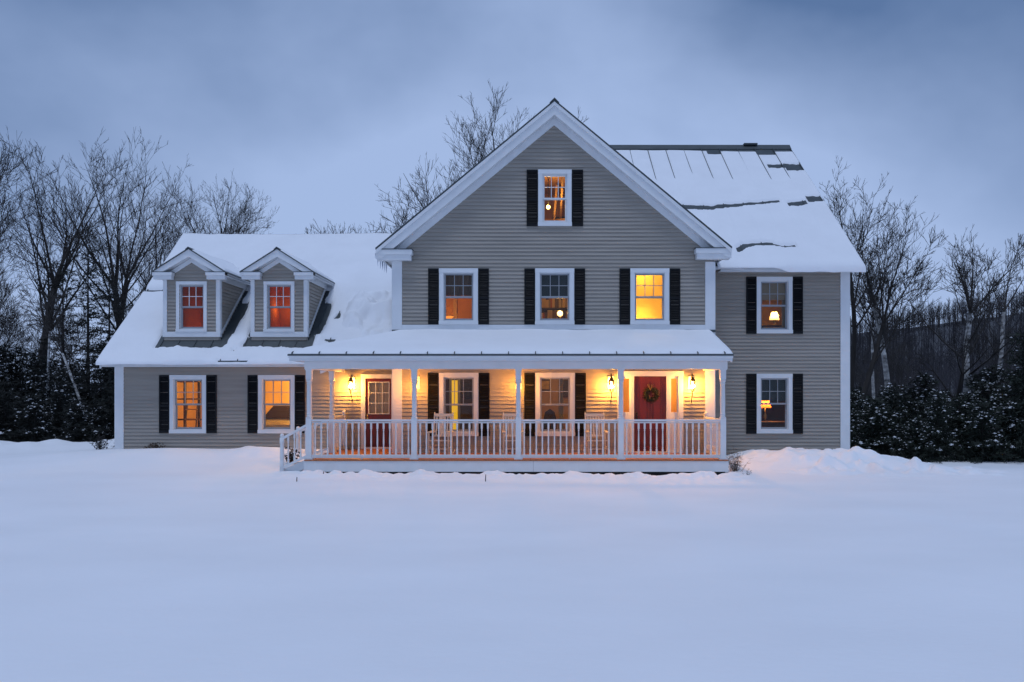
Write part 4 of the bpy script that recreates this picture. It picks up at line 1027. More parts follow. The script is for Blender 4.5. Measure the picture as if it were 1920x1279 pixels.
# wing roof
def rect_sd(x, y, x0, x1, y0, y1):
    dx = np.maximum(x0-x, x-x1); dy = np.maximum(y0-y, y-y1)
    return np.where((dx > 0) & (dy > 0), np.hypot(np.maximum(dx, 0), np.maximum(dy, 0)), np.maximum(dx, dy))
def wing_snow(x, y):
    t = 0.105 + 0.09*fbm(x*0.8, y*0.9, 61, 4) + 0.022*fbm(x*4, y*5, 62, 3) - 0.035*sstep(0.35, 0.5, vnoise(x*0.7+4, y*0.35, 60))*sstep(4.2, 3.0, y)
    e = y-1.10 + 0.07*fbm(x*1.3, x*0+2.1, 63, 3)
    t = t*(0.35+0.65*rnd_edge(e, 0.22))
    for i, d in enumerate(DX):
        wob = 0.16*fbm(x*2.2, y*2.2, 64+i, 4)
        right = 1.16 if i == 0 else 1.20
        s = np.minimum(rect_sd(x, y, d-0.98, d+1.02, 1.70, 2.4), rect_sd(x, y, d-0.86, d+right-0.22*(y > 3.6), 2.2, 4.15)) + wob*(y < 3.8)
        t = np.minimum(t, np.clip(s*0.9, -0.05, 1) + 0.32*np.maximum(0, fbm(x*4.5, y*4.5, 66, 3))*sstep(0.5, 0.12, s)*(s > 0.02))
    t = np.where((np.abs(x+8.65+0.05*fbm(x*3, y*3, 87)) < 0.45) & (y > 1.13) & (y < 1.235+0.06*fbm(x*4, x*0, 88)), -0.03, t)
    for d in DX: t = t - 0.9*np.maximum(0, vnoise(x*5.5, y*4.5, 89)-0.80)*(np.abs(x-d-1.25) < 0.42)*(y < 3.4)*(y > 1.5)
    gash = np.exp(-((y-4.12-0.05*fbm(x*2, y*0, 68))/0.075)**2)*(x < -10.9)
    t = t - 0.22*gash
    return wing_z(y) + t
def dorm_keep(x, y):
    k = np.ones_like(x, bool)
    for d, D in zip(DX, DORM): k &= ~((np.abs(x-d) < 0.79) & (y > 2.05) & (D[3](x) > wing_z(y)+0.10))
    return k
xs = np.arange(-12.56, GL-0.02, 0.05); ys = np.arange(1.10, WR+0.02, 0.05)
snow_sheet('roof_snow', xs, ys, wing_snow, dorm_keep, label='thick snow lying on the low left wing roof around the dormers', basef=lambda x, y: wing_z(np.maximum(y, 1.12))-0.02-0.05*(y < 1.13)*(0.5+fbm(x*1.2, x*0, 69, 3)))
# dormer roofs
for i, (d, ztop, ze, rz) in enumerate(DORM):
    xc = DX[i]; yr = lambda z: 1.2+(z-2.92)/SL
    def zf(x, y, xc=xc, ztop=ztop):
        ax = np.abs(x-xc)
        t = 0.07*rnd_edge(1.06-ax, 0.12)*rnd_edge(y-1.80, 0.3) + 0.02*fbm(x*3, y*3, 71+i, 3)
        t = np.where(ax < 0.10, -0.02+0.5*np.maximum(0, (y-2.1))*0.1, t)
        return ztop - DS*ax + np.minimum(t, 0.10)
    snow_sheet('roof_snow', np.arange(xc-1.06, xc+1.07, 0.053), np.arange(1.80, 5.5, 0.06), zf, label='thin snow on the %s dormer roof' % ('left' if i == 0 else 'right'), basef=lambda x, y, xc=xc, ztop=ztop: ztop-DS*np.abs(x-xc)-0.02)
# drift where porch roof meets the wing roof
def drift(x, y):
    a = wing_z(y)+0.10; b = porch_z(y, x) + 0.07
    sm = 0.09; m = np.maximum(a, b); z = m + sm*np.log(np.exp((a-m)/sm)+np.exp((b-m)/sm)) - 0.05
    w = sstep(0.9, 1.6, y)*sstep(-6.3, -5.2, x)*(1-sstep(3.6, 4.6, y))
    z = z + w*(1.3*np.maximum(0, fbm(x*1.1+3, y*1.5, 81, 4)) + 0.28*np.abs(fbm(x*3.2, y*3.2, 82, 3)))
    z = z + 0.30*np.exp(-((x+4.0)/0.75)**2-((y-2.5)/0.8)**2)*(0.6+1.6*fbm(x*2.4, y*2.4, 84, 4))
    ridge = y-(3.25+0.18*np.sin(x*1.7)+0.3*fbm(x*1.5, x*0, 85, 3))
    z = z + 0.26*sstep(-0.45, 0.0, -np.abs(ridge))*np.where(ridge > 0, np.clip(1-ridge/0.08, 0, 1), 1)*sstep(-5.9, -5.1, x)
    return z - 0.10*(1-sstep(1.2, 1.5, y)) - 0.45*sstep(3.6, 4.7, y) - 0.16*(1-sstep(-6.1, -5.5, x))
snow_sheet('roof_snow', np.arange(-6.1, GL-0.03, 0.045), np.arange(1.18, 4.8, 0.045), drift, label='lumpy snow drift against the gable above the porch corner', skirt=0.2)
# porch roof
def porch_snow(x, y):
    e = np.minimum(y+2.36, 9.0)
    t = 0.085*rnd_edge(e, 0.55)*rnd_edge(x-PEX0+0.02, 0.35)+0.012 + 0.04*fbm(x*0.8, y*0.8, 83, 3) + 0.014*fbm(x*3, y*3, 86, 3)
    t = t*rnd_edge(PEX1-x, 0.10)
    return porch_z(y, x)+np.maximum(t, 0.012)
snow_sheet('roof_snow', np.arange(PEX0, PEX1+0.005, 0.07), np.concatenate([np.arange(-2.395, -2.0, 0.04), np.arange(-2.0, -0.05, 0.08), [-0.045]]), porch_snow, label='smooth snow blanket on the porch roof', basef=lambda x, y: porch_z(y, x)-0.01)
snow_sheet('roof_snow', np.arange(PEX0, GL-0.03, 0.06), np.arange(-0.045, 2.2, 0.06), lambda x, y: np.maximum(porch_snow(x, y), porch_z(y, x)+0.012), label='snow filling the porch roof valley beside the wing', basef=lambda x, y: porch_z(y, x)-0.01)
# main block roof with slipped plates of snow
def roof_pt(px, py):
    Z = 15.385/(0.807-(HY-py)/FPX); return ((px-CX)*Z/FPX, Z+CAMY)
CRACKS = [([(1255, 388), (1300, 389), (1335, 391), (1345, 388), (1400, 384), (1462, 378)], 3.6, 0.4),
          ([(1478, 384), (1495, 384), (1514, 380)], 2.6, 1.0), ([(1512, 374.5), (1548, 373.5)], 4.0, 1.0),
          ([(1440, 312.5), (1474, 312)], 2.8, 1.0), ([(1473, 314), (1512, 314)], 5.2, 1.0),
          ([(1380, 470), (1395, 463), (1412, 459.5), (1450, 459)], 3.0, 0.6), ([(1450, 460), (1470, 464), (1492, 462)], 1.3, 1.0)]
def main_snow(x, y):
    t = 0.062 + 0.012*fbm(x*1.2, y*1.2, 91, 3) + 0.02*(1-sstep(1.2, 4.5, y))
    up = sstep(4.6, 6.8, y)
    t = t - 0.026*up*(0.6+0.4*np.sin(x*3.1)) 
    for sx in MSE:
        t = t + 0.012*np.exp(-((x-sx)/0.04)**2)*(1-up)
        t = t - 0.02*np.exp(-((x-sx-0.03)/0.03)**2)*up
    for pts, hw, tap in CRACKS:
        P = [roof_pt(*p) for p in pts]
        best = np.full(x.shape, 9.0)
        Y2 = np.interp(x, [p[0] for p in P], [p[1] for p in P])
        ins = (x > P[0][0]) & (x < P[-1][0])
        h_ = hw*0.046*(1 if tap >= 1 else (1-(1-tap)*np.clip((x-P[0][0])/(P[-1][0]-P[0][0]), 0, 1)))
        dy = np.abs(y-Y2-0.05*fbm(x*3.0, x*0+hw, 95, 3)) - h_*(1+0.9*fbm(x*5.0, y*5.0, 96, 3))
        t = np.where(ins, np.minimum(t, np.clip(dy*1.6-0.004, -0.03, 1)), t)
    # bare strip under the ridge, deeper towards the right
    top = 7.72 - 0.10*sstep(5, 8, x) - 0.22*((np.floor((x-9.64)/SEAM) % 3) == 1)*(x > 6.5)
    t = np.minimum(t, np.clip((top-y)*0.8, -0.03, 1))
    e = y-1.12
    lip = sstep(7.0, 7.6, x)
    t = t*(0.3+0.7*rnd_edge(e, 0.2)) + lip*0.05*rnd_edge(e, 0.1)*(1-sstep(1.2, 2.0, y))
    t = np.minimum(t, 0.03+np.clip((9.70-x)*1.0, -0.01, 1))
    return main_z(y)+t
def main_keep(x, y): return (x > 5.40) | (main_z(y) > gable_z(0)*0 + (GZR-GS*np.abs(x-GXR)) - 0.15)
snow_sheet('roof_snow', np.arange(1.0, 9.71, 0.04), np.arange(1.10, 7.86, 0.04), main_snow, main_keep, label='slipping plates of snow with dark cracks on the tall right roof', basef=lambda x, y: main_z(np.maximum(y, 1.12))-0.01-(y < 1.12)*sstep(7.0, 7.5, x)*(0.09+0.12*np.abs(fbm(x*1.6, x*0, 97, 3))))
# gable roof
for sx in (-1, 1):
    xe = XL if sx < 0 else XR
    xs = np.linspace(min(GXR, xe)+0.05, max(GXR, xe)-0.05, 50); ymax = 13.9
    def zf(x, y): return GZR-GS*np.abs(x-GXR) + 0.06*rnd_edge(np.abs(x-xe)-0.02, 0.2)*rnd_edge(y+0.12, 0.3)+0.004 + 0.01*fbm(x, y, 99, 2)
    kp = None if sx < 0 else (lambda x, y: main_z(y) < GZR-GS*np.abs(x-GXR)+0.25)
    snow_sheet('roof_snow', xs, np.linspace(-0.14, ymax if sx < 0 else 6.4, 90), zf, kp, label='snow on the %s slope of the tall front gable' % ('left' if sx < 0 else 'right'), basef=lambda x, y: GZR-GS*np.abs(x-GXR)-0.01)
# chunk of snow in the right valley
def lumpf(x, y): return main_z(y)+0.20*np.exp(-((x-5.62)/0.22)**2-((y-1.75)/0.42)**2)*(0.8+0.8*fbm(x*5, y*5, 101, 3))-0.02
snow_sheet('roof_snow', np.arange(5.2, 6.2, 0.04), np.arange(1.15, 2.8, 0.04), lumpf, label='lump of snow in the valley right of the gable')

# icicles under the left gable eave
ri = random.Random(4)
for k in range(14):
    y = -0.25+0.13*k; ln = ri.uniform(0.10, 0.34); r = ri.uniform(0.012, 0.026)
    zt = gable_z(XL)-0.03
    o = MB().lathe([(r, 0), (r*0.8, -ln*0.3), (r*0.45, -ln*0.7), (0.002, -ln)], 6).build('icicle', M_ICE, None, True)
    o.location = (XL-0.02+ri.uniform(-0.02, 0.02), y, zt-0.1)
    tag(o, 'icicle hanging from the left eave of the tall gable', 'icicle', 'icicles on the left gable eave')
icl = MB()
def ice_edge(x, y): return gable_z(XL)-0.06+0*x

# ------------------------------------------------------------------ bare trees
def segs_mesh(name, S, n=3):
    """S rows: x0 y0 z0 r0 x1 y1 z1 r1"""
    S = np.array(S, dtype=np.float64); N = len(S)
    p0, r0, p1, r1 = S[:, 0:3], S[:, 3], S[:, 4:7], S[:, 7]
    d = p1-p0; L_ = np.linalg.norm(d, axis=1, keepdims=True); d = d/np.maximum(L_, 1e-6)
    ref = np.where(np.abs(d[:, 2:3]) > 0.9, np.array([[1.0, 0, 0]]), np.array([[0, 0, 1.0]]))
    a = np.cross(d, ref); a /= np.linalg.norm(a, axis=1, keepdims=True); b = np.cross(a, d)
    V = np.zeros((N, 2*n, 3))
    for k in range(n):
        t = 2*math.pi*k/n
        w = a*math.cos(t)+b*math.sin(t)
        V[:, k] = p0+w*r0[:, None]; V[:, n+k] = p1+w*r1[:, None]
    base = (np.arange(N)*2*n)[:, None]
    F = np.concatenate([base+np.array([[k, (k+1) % n, n+(k+1) % n, n+k]]) for k in range(n)])
    return np_mesh(name, V.reshape(-1, 3), F, True)
def bare_tree_segs(seed, H, r0, fork=0.35, spread=0.5, limbs=9, lean=(0, 0), dens=1.0, rmin=0.0105, lv=3, wob=0.13, up=0.10, droop=0.0):
    rg = random.Random(seed)
    T, C = [], []
    def norm(v):
        l = math.sqrt(v[0]**2+v[1]**2+v[2]**2) or 1; return (v[0]/l, v[1]/l, v[2]/l)
    def kids(d, ang, az):
        ref = (0, 0, 1) if abs(d[2]) < 0.9 else (1, 0, 0)
        a = norm((d[1]*ref[2]-d[2]*ref[1], d[2]*ref[0]-d[0]*ref[2], d[0]*ref[1]-d[1]*ref[0]))
        b = (a[1]*d[2]-a[2]*d[1], a[2]*d[0]-a[0]*d[2], a[0]*d[1]-a[1]*d[0])
        return norm(tuple(d[k]*math.cos(ang)+(a[k]*math.cos(az)+b[k]*math.sin(az))*math.sin(ang) for k in range(3)))
    def branch(p, d, ln, r, level):
        ns = (8, 8, 5, 2, 2)[level]; st = ln/ns
        nch = (0, int(10*dens), int(7*dens), int(3.6*dens), 0)[level] if level < lv+1 else 0
        slots = sorted(rg.uniform(0.18, 0.98) for _ in range(nch))
        si = 0; rr = r
        for i in range(ns):
            w = wob*(0.4 if level == 1 else 1)
            d = norm((d[0]+rg.gauss(0, w), d[1]+rg.gauss(0, w), d[2]+rg.gauss(0, w*0.6)+up*(0.32 if level == 1 else 0.62)))
            q = (p[0]+d[0]*st, p[1]+d[1]*st, p[2]+d[2]*st)
            t1 = (i+1)/ns
            r2 = max(rmin*0.6, r*(1-0.90*t1**0.8))
            C.append((*p, rr, *q, r2))
            while si < len(slots) and slots[si] <= t1:
                t = slots[si]; si += 1
                nd = kids(d, rg.uniform(0.40, 0.85), rg.uniform(0, 2*math.pi))
                fr_ = min(1, max(0, (t-(i/ns))*ns))
                bp = tuple(p[k]+(q[k]-p[k])*fr_ for k in range(3))
                cl = ln*rg.uniform(0.34, 0.60)*(1.12-0.55*t) + 0.15*(level == 2)
                if level < lv: branch(bp, nd, cl, max(rmin, r2*0.6), level+1)
                elif level == 3: C.append((*bp, rmin*0.8, *(bp[k]+(nd[k]+(0.35 if k == 2 else 0))*cl*0.75 for k in range(3)), rmin*0.5))
            p = q; rr = r2
    # trunk up to the fork, then several leaders and side limbs
    d = norm((lean[0], lean[1], 1)); p = (0, 0, -0.2); ht = H*(fork+0.16); ns = 9; rr = r0; nlead = 4
    sides = sorted(rg.uniform(fork*0.72, fork+0.14) for _ in range(max(2, limbs-nlead)))
    si = 0
    for i in range(ns):
        d = norm((d[0]+rg.gauss(0, 0.035), d[1]+rg.gauss(0, 0.035), d[2]+0.02))
        q = tuple(p[k]+d[k]*ht/ns for k in range(3)); t1 = (i+1)/ns
        r2 = r0*(1-0.42*t1); T.append((*p, rr, *q, r2))
        while si < len(sides) and sides[si] <= t1*(fork+0.16):
            s_ = sides[si]; si += 1
            nd = kids(d, rg.uniform(0.55, 1.0)*spread*1.9, si*2.4+rg.uniform(-.5, .5))
            branch(q, nd, H*(1-s_)*rg.uniform(0.50, 0.78), r2*rg.uniform(0.40, 0.58), 1)
        p = q; rr = r2
    rest = H-p[2]
    for k in range(nlead):
        ang = spread*rg.uniform(0.15, 0.35) if k == 0 else spread*rg.uniform(0.8, 1.35)
        nd = kids(d, ang, k*2.1+rg.uniform(-.4, .4))
        branch(p, nd, rest*(1.02 if k == 0 else rg.uniform(0.82, 1.0)), rr*(0.75 if k == 0 else rg.uniform(0.5, 0.68)), 1)
    zt = max(c[6] for c in C); f = H/zt
    T = [tuple(v*f if k not in (3, 7) else v for k, v in enumerate(c)) for c in T]
    C = [tuple(v*f if k not in (3, 7) else v for k, v in enumerate(c)) for c in C]
    return T, C
TREE_CACHE = {}
def tree_mesh(key, **kw):
    if key not in TREE_CACHE:
        T, C = bare_tree_segs(**kw)
        TREE_CACHE[key] = (segs_mesh('trunk', T, 8), segs_mesh('crown', C, 3))
    return TREE_CACHE[key]
def put_tree(key, px, Y, label, group=None, rz=0.0, sc=1.0, tm=M_BARK, cm=M_BARK, name='bare_tree', cat='tree', **kw):
    a, b = tree_mesh(key, **kw)
    x = PX(px, Y)
    t = empty(name, (x, Y, gh(x, Y)), rz); tag(t, label, cat, group); t.scale = (sc, sc, sc)
    for nm, me, m in (('trunk', a, tm), ('crown', b, cm)):
        o = link_mesh(nm, me, None, t)
        if not me.materials: me.materials.append(m)
        if me.materials[0] != m:
            o.material_slots[0].link = 'OBJECT'; o.material_slots[0].material = m
    return t
GW = 'bare trees in the woods left of the house'
def hgt(py, Y): return PZ(py, Y)
put_tree('a', 62, 17, 'tall dark tree with thick straight trunk at the far left', GW, seed=101, H=hgt(215, 17), r0=0.27, fork=0.40, spread=0.40, limbs=12, dens=0.92, up=0.16)
put_tree('b', 246, 22, 'broad dark bare tree behind the left end of the wing roof', GW, seed=102, H=hgt(222, 22), r0=0.24, fork=0.36, spread=0.48, limbs=13, dens=0.85, up=0.16)
put_tree('c', 205, 25, 'slender bare tree between the two tallest left trees', GW, seed=103, H=hgt(240, 25), r0=0.19, fork=0.40, spread=0.40, limbs=11, dens=0.70, up=0.17)
put_tree('d', -22, 14, 'bare tree cut off by the left picture edge', GW, seed=104, H=hgt(200, 14), r0=0.22, fork=0.40, spread=0.40, limbs=11, dens=1.1, up=0.15)
put_tree('e', 300, 30, 'bare tree rising behind the left rake of the wing roof', GW, seed=105, H=hgt(300, 30), r0=0.20, fork=0.38, spread=0.48, limbs=12, dens=0.75, up=0.16)
GB = 'bare tree tops behind the wing roof'
put_tree('f', 398, 40, 'round bare tree top above the left dormer', GB, seed=106, H=hgt(305, 40), r0=0.24, fork=0.45, spread=0.50, limbs=12, dens=1.1, up=0.16)
put_tree('g', 462, 42, 'wide low bare tree top above the right dormer', GB, seed=107, H=hgt(335, 42), r0=0.22, fork=0.42, spread=0.62, limbs=12, dens=1.1, up=0.12)
put_tree('h', 905, 18, 'bare spreading tree leaning left above the gable rake', 'bare trees behind the gable', seed=108, H=hgt(226, 18), r0=0.26, fork=0.40, spread=0.72, limbs=13, dens=0.95, up=0.12, lean=(-0.10, 0))
put_tree('h2', 806, 20, 'lower bare tree crown just above the left gable rake', 'bare trees behind the gable', seed=120, H=hgt(322, 20), r0=0.20, fork=0.45, spread=0.70, limbs=11, dens=1.1, up=0.12)
put_tree('i', 945, 24, 'tallest bare tree rising just behind the gable peak', 'bare trees behind the gable', seed=109, H=hgt(168, 24), r0=0.26, fork=0.44, spread=0.56, limbs=13, dens=1.15, up=0.15)
GRT = 'bare trees right of the house'
put_tree('j', 1592, 20, 'bare tree fanning out behind the right roof edge', GRT, seed=110, H=hgt(262, 20), r0=0.17, fork=0.52, spread=0.50, limbs=11, dens=0.85, up=0.14)
put_tree('k', 1575, 11, 'thin dark tree leaning far to the right beside the house', GRT, seed=111, H=11.2, r0=0.15, fork=0.45, spread=0.32, limbs=9, dens=0.9, up=0.10, lean=(0.46, 0.1))
put_tree('l', 1676, 14, 'white barked birch with slim crown nearest the house', GRT, seed=112, H=hgt(395, 14), r0=0.15, fork=0.56, spread=0.40, limbs=11, dens=0.78, up=0.16, tm=M_BIRCH, cm=M_BARK2, name='birch_tree', rz=0.5)
put_tree('m', 1818, 13, 'stout white birch with round dense crown', GRT, seed=113, H=hgt(385, 13), r0=0.175, fork=0.50, spread=0.50, limbs=13, dens=0.80, up=0.15, tm=M_BIRCH, cm=M_BARK2, name='birch_tree')
put_tree('n', 1858, 15, 'slender birch reaching right behind the stout birch', GRT, seed=114, H=hgt(415, 15), r0=0.13, fork=0.54, spread=0.48, limbs=10, dens=0.78, up=0.12, tm=M_BIRCH, cm=M_BARK2, name='birch_tree')
put_tree('o', 1782, 12, 'broken dark trunk with bare limbs left of the stout birch', GRT, seed=115, H=hgt(560, 12), r0=0.15, fork=0.50, spread=0.62, limbs=7, dens=0.7, up=0.08)
put_tree('p', 1640, 18, 'thin pale birch between the house corner and the slim birch', GRT, seed=116, H=hgt(470, 18), r0=0.10, fork=0.58, spread=0.4, limbs=9, dens=0.75, up=0.15, tm=M_BIRCH, cm=M_BARK2, name='birch_tree')
put_tree('q', 188, 11, 'pale birch leaning left against the dark pines by the wing', GW, seed=117, H=6.6, r0=0.075, fork=0.55, spread=0.35, limbs=6, dens=0.7, up=0.05, lean=(-0.42, 0), tm=M_BIRCH, cm=M_BARK2, name='birch_tree')
put_tree('r', 78, 12, 'thin pale birch trunk standing among the left evergreens', GW, seed=118, H=7.0, r0=0.075, fork=0.6, spread=0.35, limbs=6, dens=0.7, up=0.1, lean=(0.10, 0), tm=M_BIRCH, cm=M_BARK2, name='birch_tree')
for (key, px, Y, rz, sc, label) in (('c', -120, 19, 2.0, 1.0, 'bare tree beyond the left picture edge, nearer the house'), ('e', -240, 24, 1.0, 1.1, 'bare tree farthest beyond the left picture edge'), ('p', 1990, 16, 1.3, 1.2, 'thin birch beyond the right picture edge, nearer the house'), ('m', 2080, 18, 2.2, 1.0, 'stout birch farthest beyond the right picture edge')):
    bi = key in 'pm'
    put_tree(key, px, Y, label, GRT if bi else GW, rz=rz, sc=sc, tm=M_BIRCH if bi else M_BARK, cm=M_BARK2 if bi else M_BARK, name='birch_tree' if bi else 'bare_tree')
# saplings: four shapes copied through the woods
SAP = [dict(seed=130+i, H=9+0.8*i, r0=0.075+0.008*i, fork=0.28, spread=0.36, limbs=10, dens=0.85, up=0.16, lv=3) for i in range(4)]
rs_ = random.Random(77)
nsap = 0
for i in range(34):
    if 8 < i < 14: continue
    if i < 14: px = rs_.uniform(-60, 330); Y = rs_.uniform(13, 34); g_ = 'thin bare saplings in the left woods'; lab = 'thin dark sapling in the bare woods left of the house'; pxg = px
    elif i < 26:
        if i > 19: continue
        px = rs_.uniform(1600, 1960); Y = rs_.uniform(20, 44); g_ = 'thin bare saplings in the right woods'; lab = 'thin bare sapling in front of the dark hill on the right'
    else: px = 622+12*(i-26)+rs_.uniform(-5, 5); Y = rs_.uniform(62, 74); g_ = 'bare sapling tops behind the wing roof'; lab = 'tip of a thin bare tree just above the wing roof ridge'
    k = rs_.randrange(4); sc = rs_.uniform(0.75, 1.15)
    if 14 <= i < 26: sc *= 0.72
    if i >= 26: sc = (PZ(rs_.uniform(405, 428), Y))/SAP[k]['H']
    pale = (14 <= i < 26 and rs_.random() < 0.5)
    put_tree('s%d' % k, px, Y, lab, g_, rz=rs_.uniform(0, 6), sc=sc, tm=(M_BIRCH if pale else M_BARK), cm=(M_BARK2 if pale else M_BARK), name='sapling_tree', **SAP[k])

# ------------------------------------------------------------------ evergreens
def conifer_mesh(seed, H, R0, full=1.0, snow=0.1, low=0.02):
    rg = np.random.default_rng(seed)
    pos = []; dirs = []
    nlev = int(H/0.17)
    TR = [(0, 0, -0.2, 0.05*H/4+0.02, 0, 0, H*0.97, 0.012)]
    BR = []
    for l in range(nlev):
        z = H*(low+(0.98-low)*l/nlev); rad = R0*(1-z/H)**0.55*(0.55+0.8*rg.random())+0.10
        for b in range(int(rg.integers(5, 8)*full)):
            az = rg.uniform(0, 2*np.pi); ln = rad*rg.uniform(0.6, 1.1); el = rg.uniform(-0.1, 0.35)
            d = np.array([np.cos(az)*np.cos(el), np.sin(az)*np.cos(el), np.sin(el)])
            e = np.array([0, 0, z])+d*ln; e[2] -= 0.10*ln*ln
            BR.append((0, 0, z, 0.012, *e, 0.005))
            m = max(3, int(ln*11))
            for t in (np.arange(m)+0.6)/m:
                c = np.array([0, 0, z])+d*ln*t; c[2] -= 0.10*(ln*t)**2
                for q in range(3):
                    pos.append(c+rg.normal(0, 0.05, 3)); dd_ = d+rg.normal(0, 0.65, 3); dirs.append(dd_/np.linalg.norm(dd_))
    P = np.array(pos); D = np.array(dirs); N = len(P)
    S = np.cross(D, rg.normal(0, 1, (N, 3))); S /= np.linalg.norm(S, axis=1, keepdims=True)
    ln = rg.uniform(0.10, 0.22, (N, 1)); w = rg.uniform(0.014, 0.032, (N, 1))
    V = np.stack([P-S*w, P+S*w, P+D*ln+S*w*0.4, P+D*ln-S*w*0.4], 1).reshape(-1, 3)
    F = np.arange(4*N).reshape(N, 4)
    fol = np_mesh('foliage', V, F, False)
    tr = segs_mesh('trunk', TR+BR, 4)
    # snow clumps caught on the upper side of the sprays
    rad = np.linalg.norm(P[:, :2], axis=1)
    outer = np.where((rad > 0.45*R0*(1-P[:, 2]/H)**0.55) & (P[:, 2] > H*0.22))[0]
    cl = rg.random(len(outer)) < snow*(0.3+1.4*(np.sin(P[outer, 0]*2.3+seed)*np.cos(P[outer, 1]*2.9+P[outer, 2]*2.1) > 0.0))
    sel = outer[cl]; C = P[sel]+np.array([0, 0, 0.035]); n = len(sel)
    s = rg.uniform(0.022, 0.085, (n, 1))*rg.uniform(0.5, 1.0, (n, 1))
    oct_ = np.array([[1, 0, 0], [0, 1, 0], [-1, 0, 0], [0, -1, 0], [0, 0, 0.6], [0, 0, -0.35]])
    rot = rg.uniform(0, np.pi, n); cs, sn = np.cos(rot), np.sin(rot)
    O = np.repeat(oct_[None], n, 0)*(1+0.5*rg.normal(0, 1, (n, 6, 1)).clip(-1, 1)*0.5)
    O = np.stack([O[:, :, 0]*cs[:, None]*1.5-O[:, :, 1]*sn[:, None], O[:, :, 0]*sn[:, None]*1.5+O[:, :, 1]*cs[:, None], O[:, :, 2]], -1)
    V = (C[:, None, :]+O*s[:, :, None]).reshape(-1, 3)
    tri = np.array([[0, 1, 4], [1, 2, 4], [2, 3, 4], [3, 0, 4], [1, 0, 5], [2, 1, 5], [3, 2, 5], [0, 3, 5]])
    F = (tri[None]+(np.arange(n)*6)[:, None, None]).reshape(-1, 3)
    sn_ = np_mesh('snow', V, F, True)
    return tr, fol, sn_
CON = [conifer_mesh(1, 3.9, 1.35, 1.1, 0.13), conifer_mesh(2, 3.2, 1.45, 1.1, 0.15), conifer_mesh(3, 4.6, 1.5, 1.0, 0.11), conifer_mesh(4, 2.4, 1.3, 1.2, 0.16), conifer_mesh(5, 9.5, 2.3, 0.34, 0.02, 0.12)]
def put_conifer(k, x, Y, sc, label, group, needle, snow=True, rz=0.0):
    t = empty('evergreen_tree', (x, Y, gh(x, Y)-0.05), rz); tag(t, label, 'tree', group); t.scale = (sc, sc, sc)
    for nm, me, m in (('trunk', CON[k][0], M_BARK), ('foliage', CON[k][1], needle), ('snow', CON[k][2], M_SNOW)):
        if nm == 'snow' and not snow: continue
        o = link_mesh(nm, me, None, t)
        if not me.materials: me.materials.append(m)
        o.material_slots[0].link = 'OBJECT'; o.material_slots[0].material = m
        if nm == 'snow': o['kind'] = 'stuff'
rc_ = random.Random(21)
for i in range(42):
    row = i % 3
    px = 1585 + (i//3)*42 + row*15 + rc_.uniform(-10, 10); Y = (8.6, 10.6, 13.0)[row]+rc_.uniform(-0.5, 0.5)
    k = (3, 1, 0)[row] if rc_.random() < 0.6 else rc_.choice((0, 1, 2, 3))
    put_conifer(k, PX(px, Y), Y, rc_.uniform(0.62, 1.05)*(1.0 if row < 2 else 1.12)*(1+0.25*(px > 1850)), 'young dark evergreen speckled with snow right of the house', 'snow speckled evergreens on the right', M_NEEDLE, True, rc_.uniform(0, 6))
for i in range(39):
    row = i % 3
    px = (-70 + (i//3)*36 if i < 27 else -110-(i-27)//3*50) + row*12 + rc_.uniform(-10, 10); Y = (9.4, 11.6, 14.5)[row]+rc_.uniform(-0.5, 0.5)
    k = (3, 1, 0)[row] if rc_.random() < 0.5 else rc_.choice((0, 1, 2, 3))
    put_conifer(k, PX(px, Y), Y, rc_.uniform(0.6, 1.15), 'dark evergreen at the edge of the left woods', 'dark evergreens on the left', M_NEEDLE2, rc_.random() < 0.3, rc_.uniform(0, 6))
for (px, Y, sc, lab) in ((165, 15, 0.95, 'tall dark pine beside the wing, second from the house'), (205, 13.5, 0.80, 'tall dark pine just left of the wing roof corner'), (118, 18, 0.92, 'tall dark pine farthest left behind the evergreens')):
    put_conifer(4, PX(px, Y), Y, sc, lab, 'tall dark pines on the left', M_NEEDLE2, False, px)

# far bare woods on the hill and behind the left woods ------------------------
rg = np.random.default_rng(8)
S = []
def far_tree(x, y, z, h):
    S.append((x, y, z-0.5, 0.09, x+rg.normal(0, 0.3), y, z+h, 0.03))
    for b in range(9):
        t = rg.uniform(0.3, 0.95); a = rg.uniform(0, 2*np.pi); l = h*0.30*(1.15-t)
        S.append((x, y, z+h*t, 0.035, x+np.cos(a)*l, y+np.sin(a)*l, z+h*t+l*1.5, 0.015))
for i in range(3600):
    y = rg.uniform(105, 270); x = rg.uniform(-0.1, 1.0)*(y+22)*0.66 + 10
    z = float(hill_h(np.array([x]), np.array([y]))[0])
    far_tree(x, y, z, rg.uniform(5, 9.5))
for i in range(520):
    y = rg.uniform(55, 95); x = rg.uniform(-0.75, 0.75)*(y+22)
    far_tree(x, y, 0, rg.uniform(4.0, 7.5))
o = link_mesh('far_woods', segs_mesh('far_woods', S, 3), M_FARWOOD); tag(o, 'mass of far bare trees covering the dark hill and the background', 'woods', kind='stuff')
# low brush under the left trees
S = []
for i in range(5200):
    left = rg.random() < 0.6
    x = rg.uniform(-40, -12.6) if left else rg.uniform(10.5, 42); y = rg.uniform(12.5, 38)
    for b in range(3):
        h = rg.uniform(0.7, 2.6); S.append((x, y, -0.9, 0.014, x+rg.normal(0, 0.4), y+rg.normal(0, 0.4), h-0.5, 0.007))
o = link_mesh('underbrush', segs_mesh('underbrush', S, 3), M_BARK); tag(o, 'tangle of bare brush under the trees', 'brush', kind='stuff')

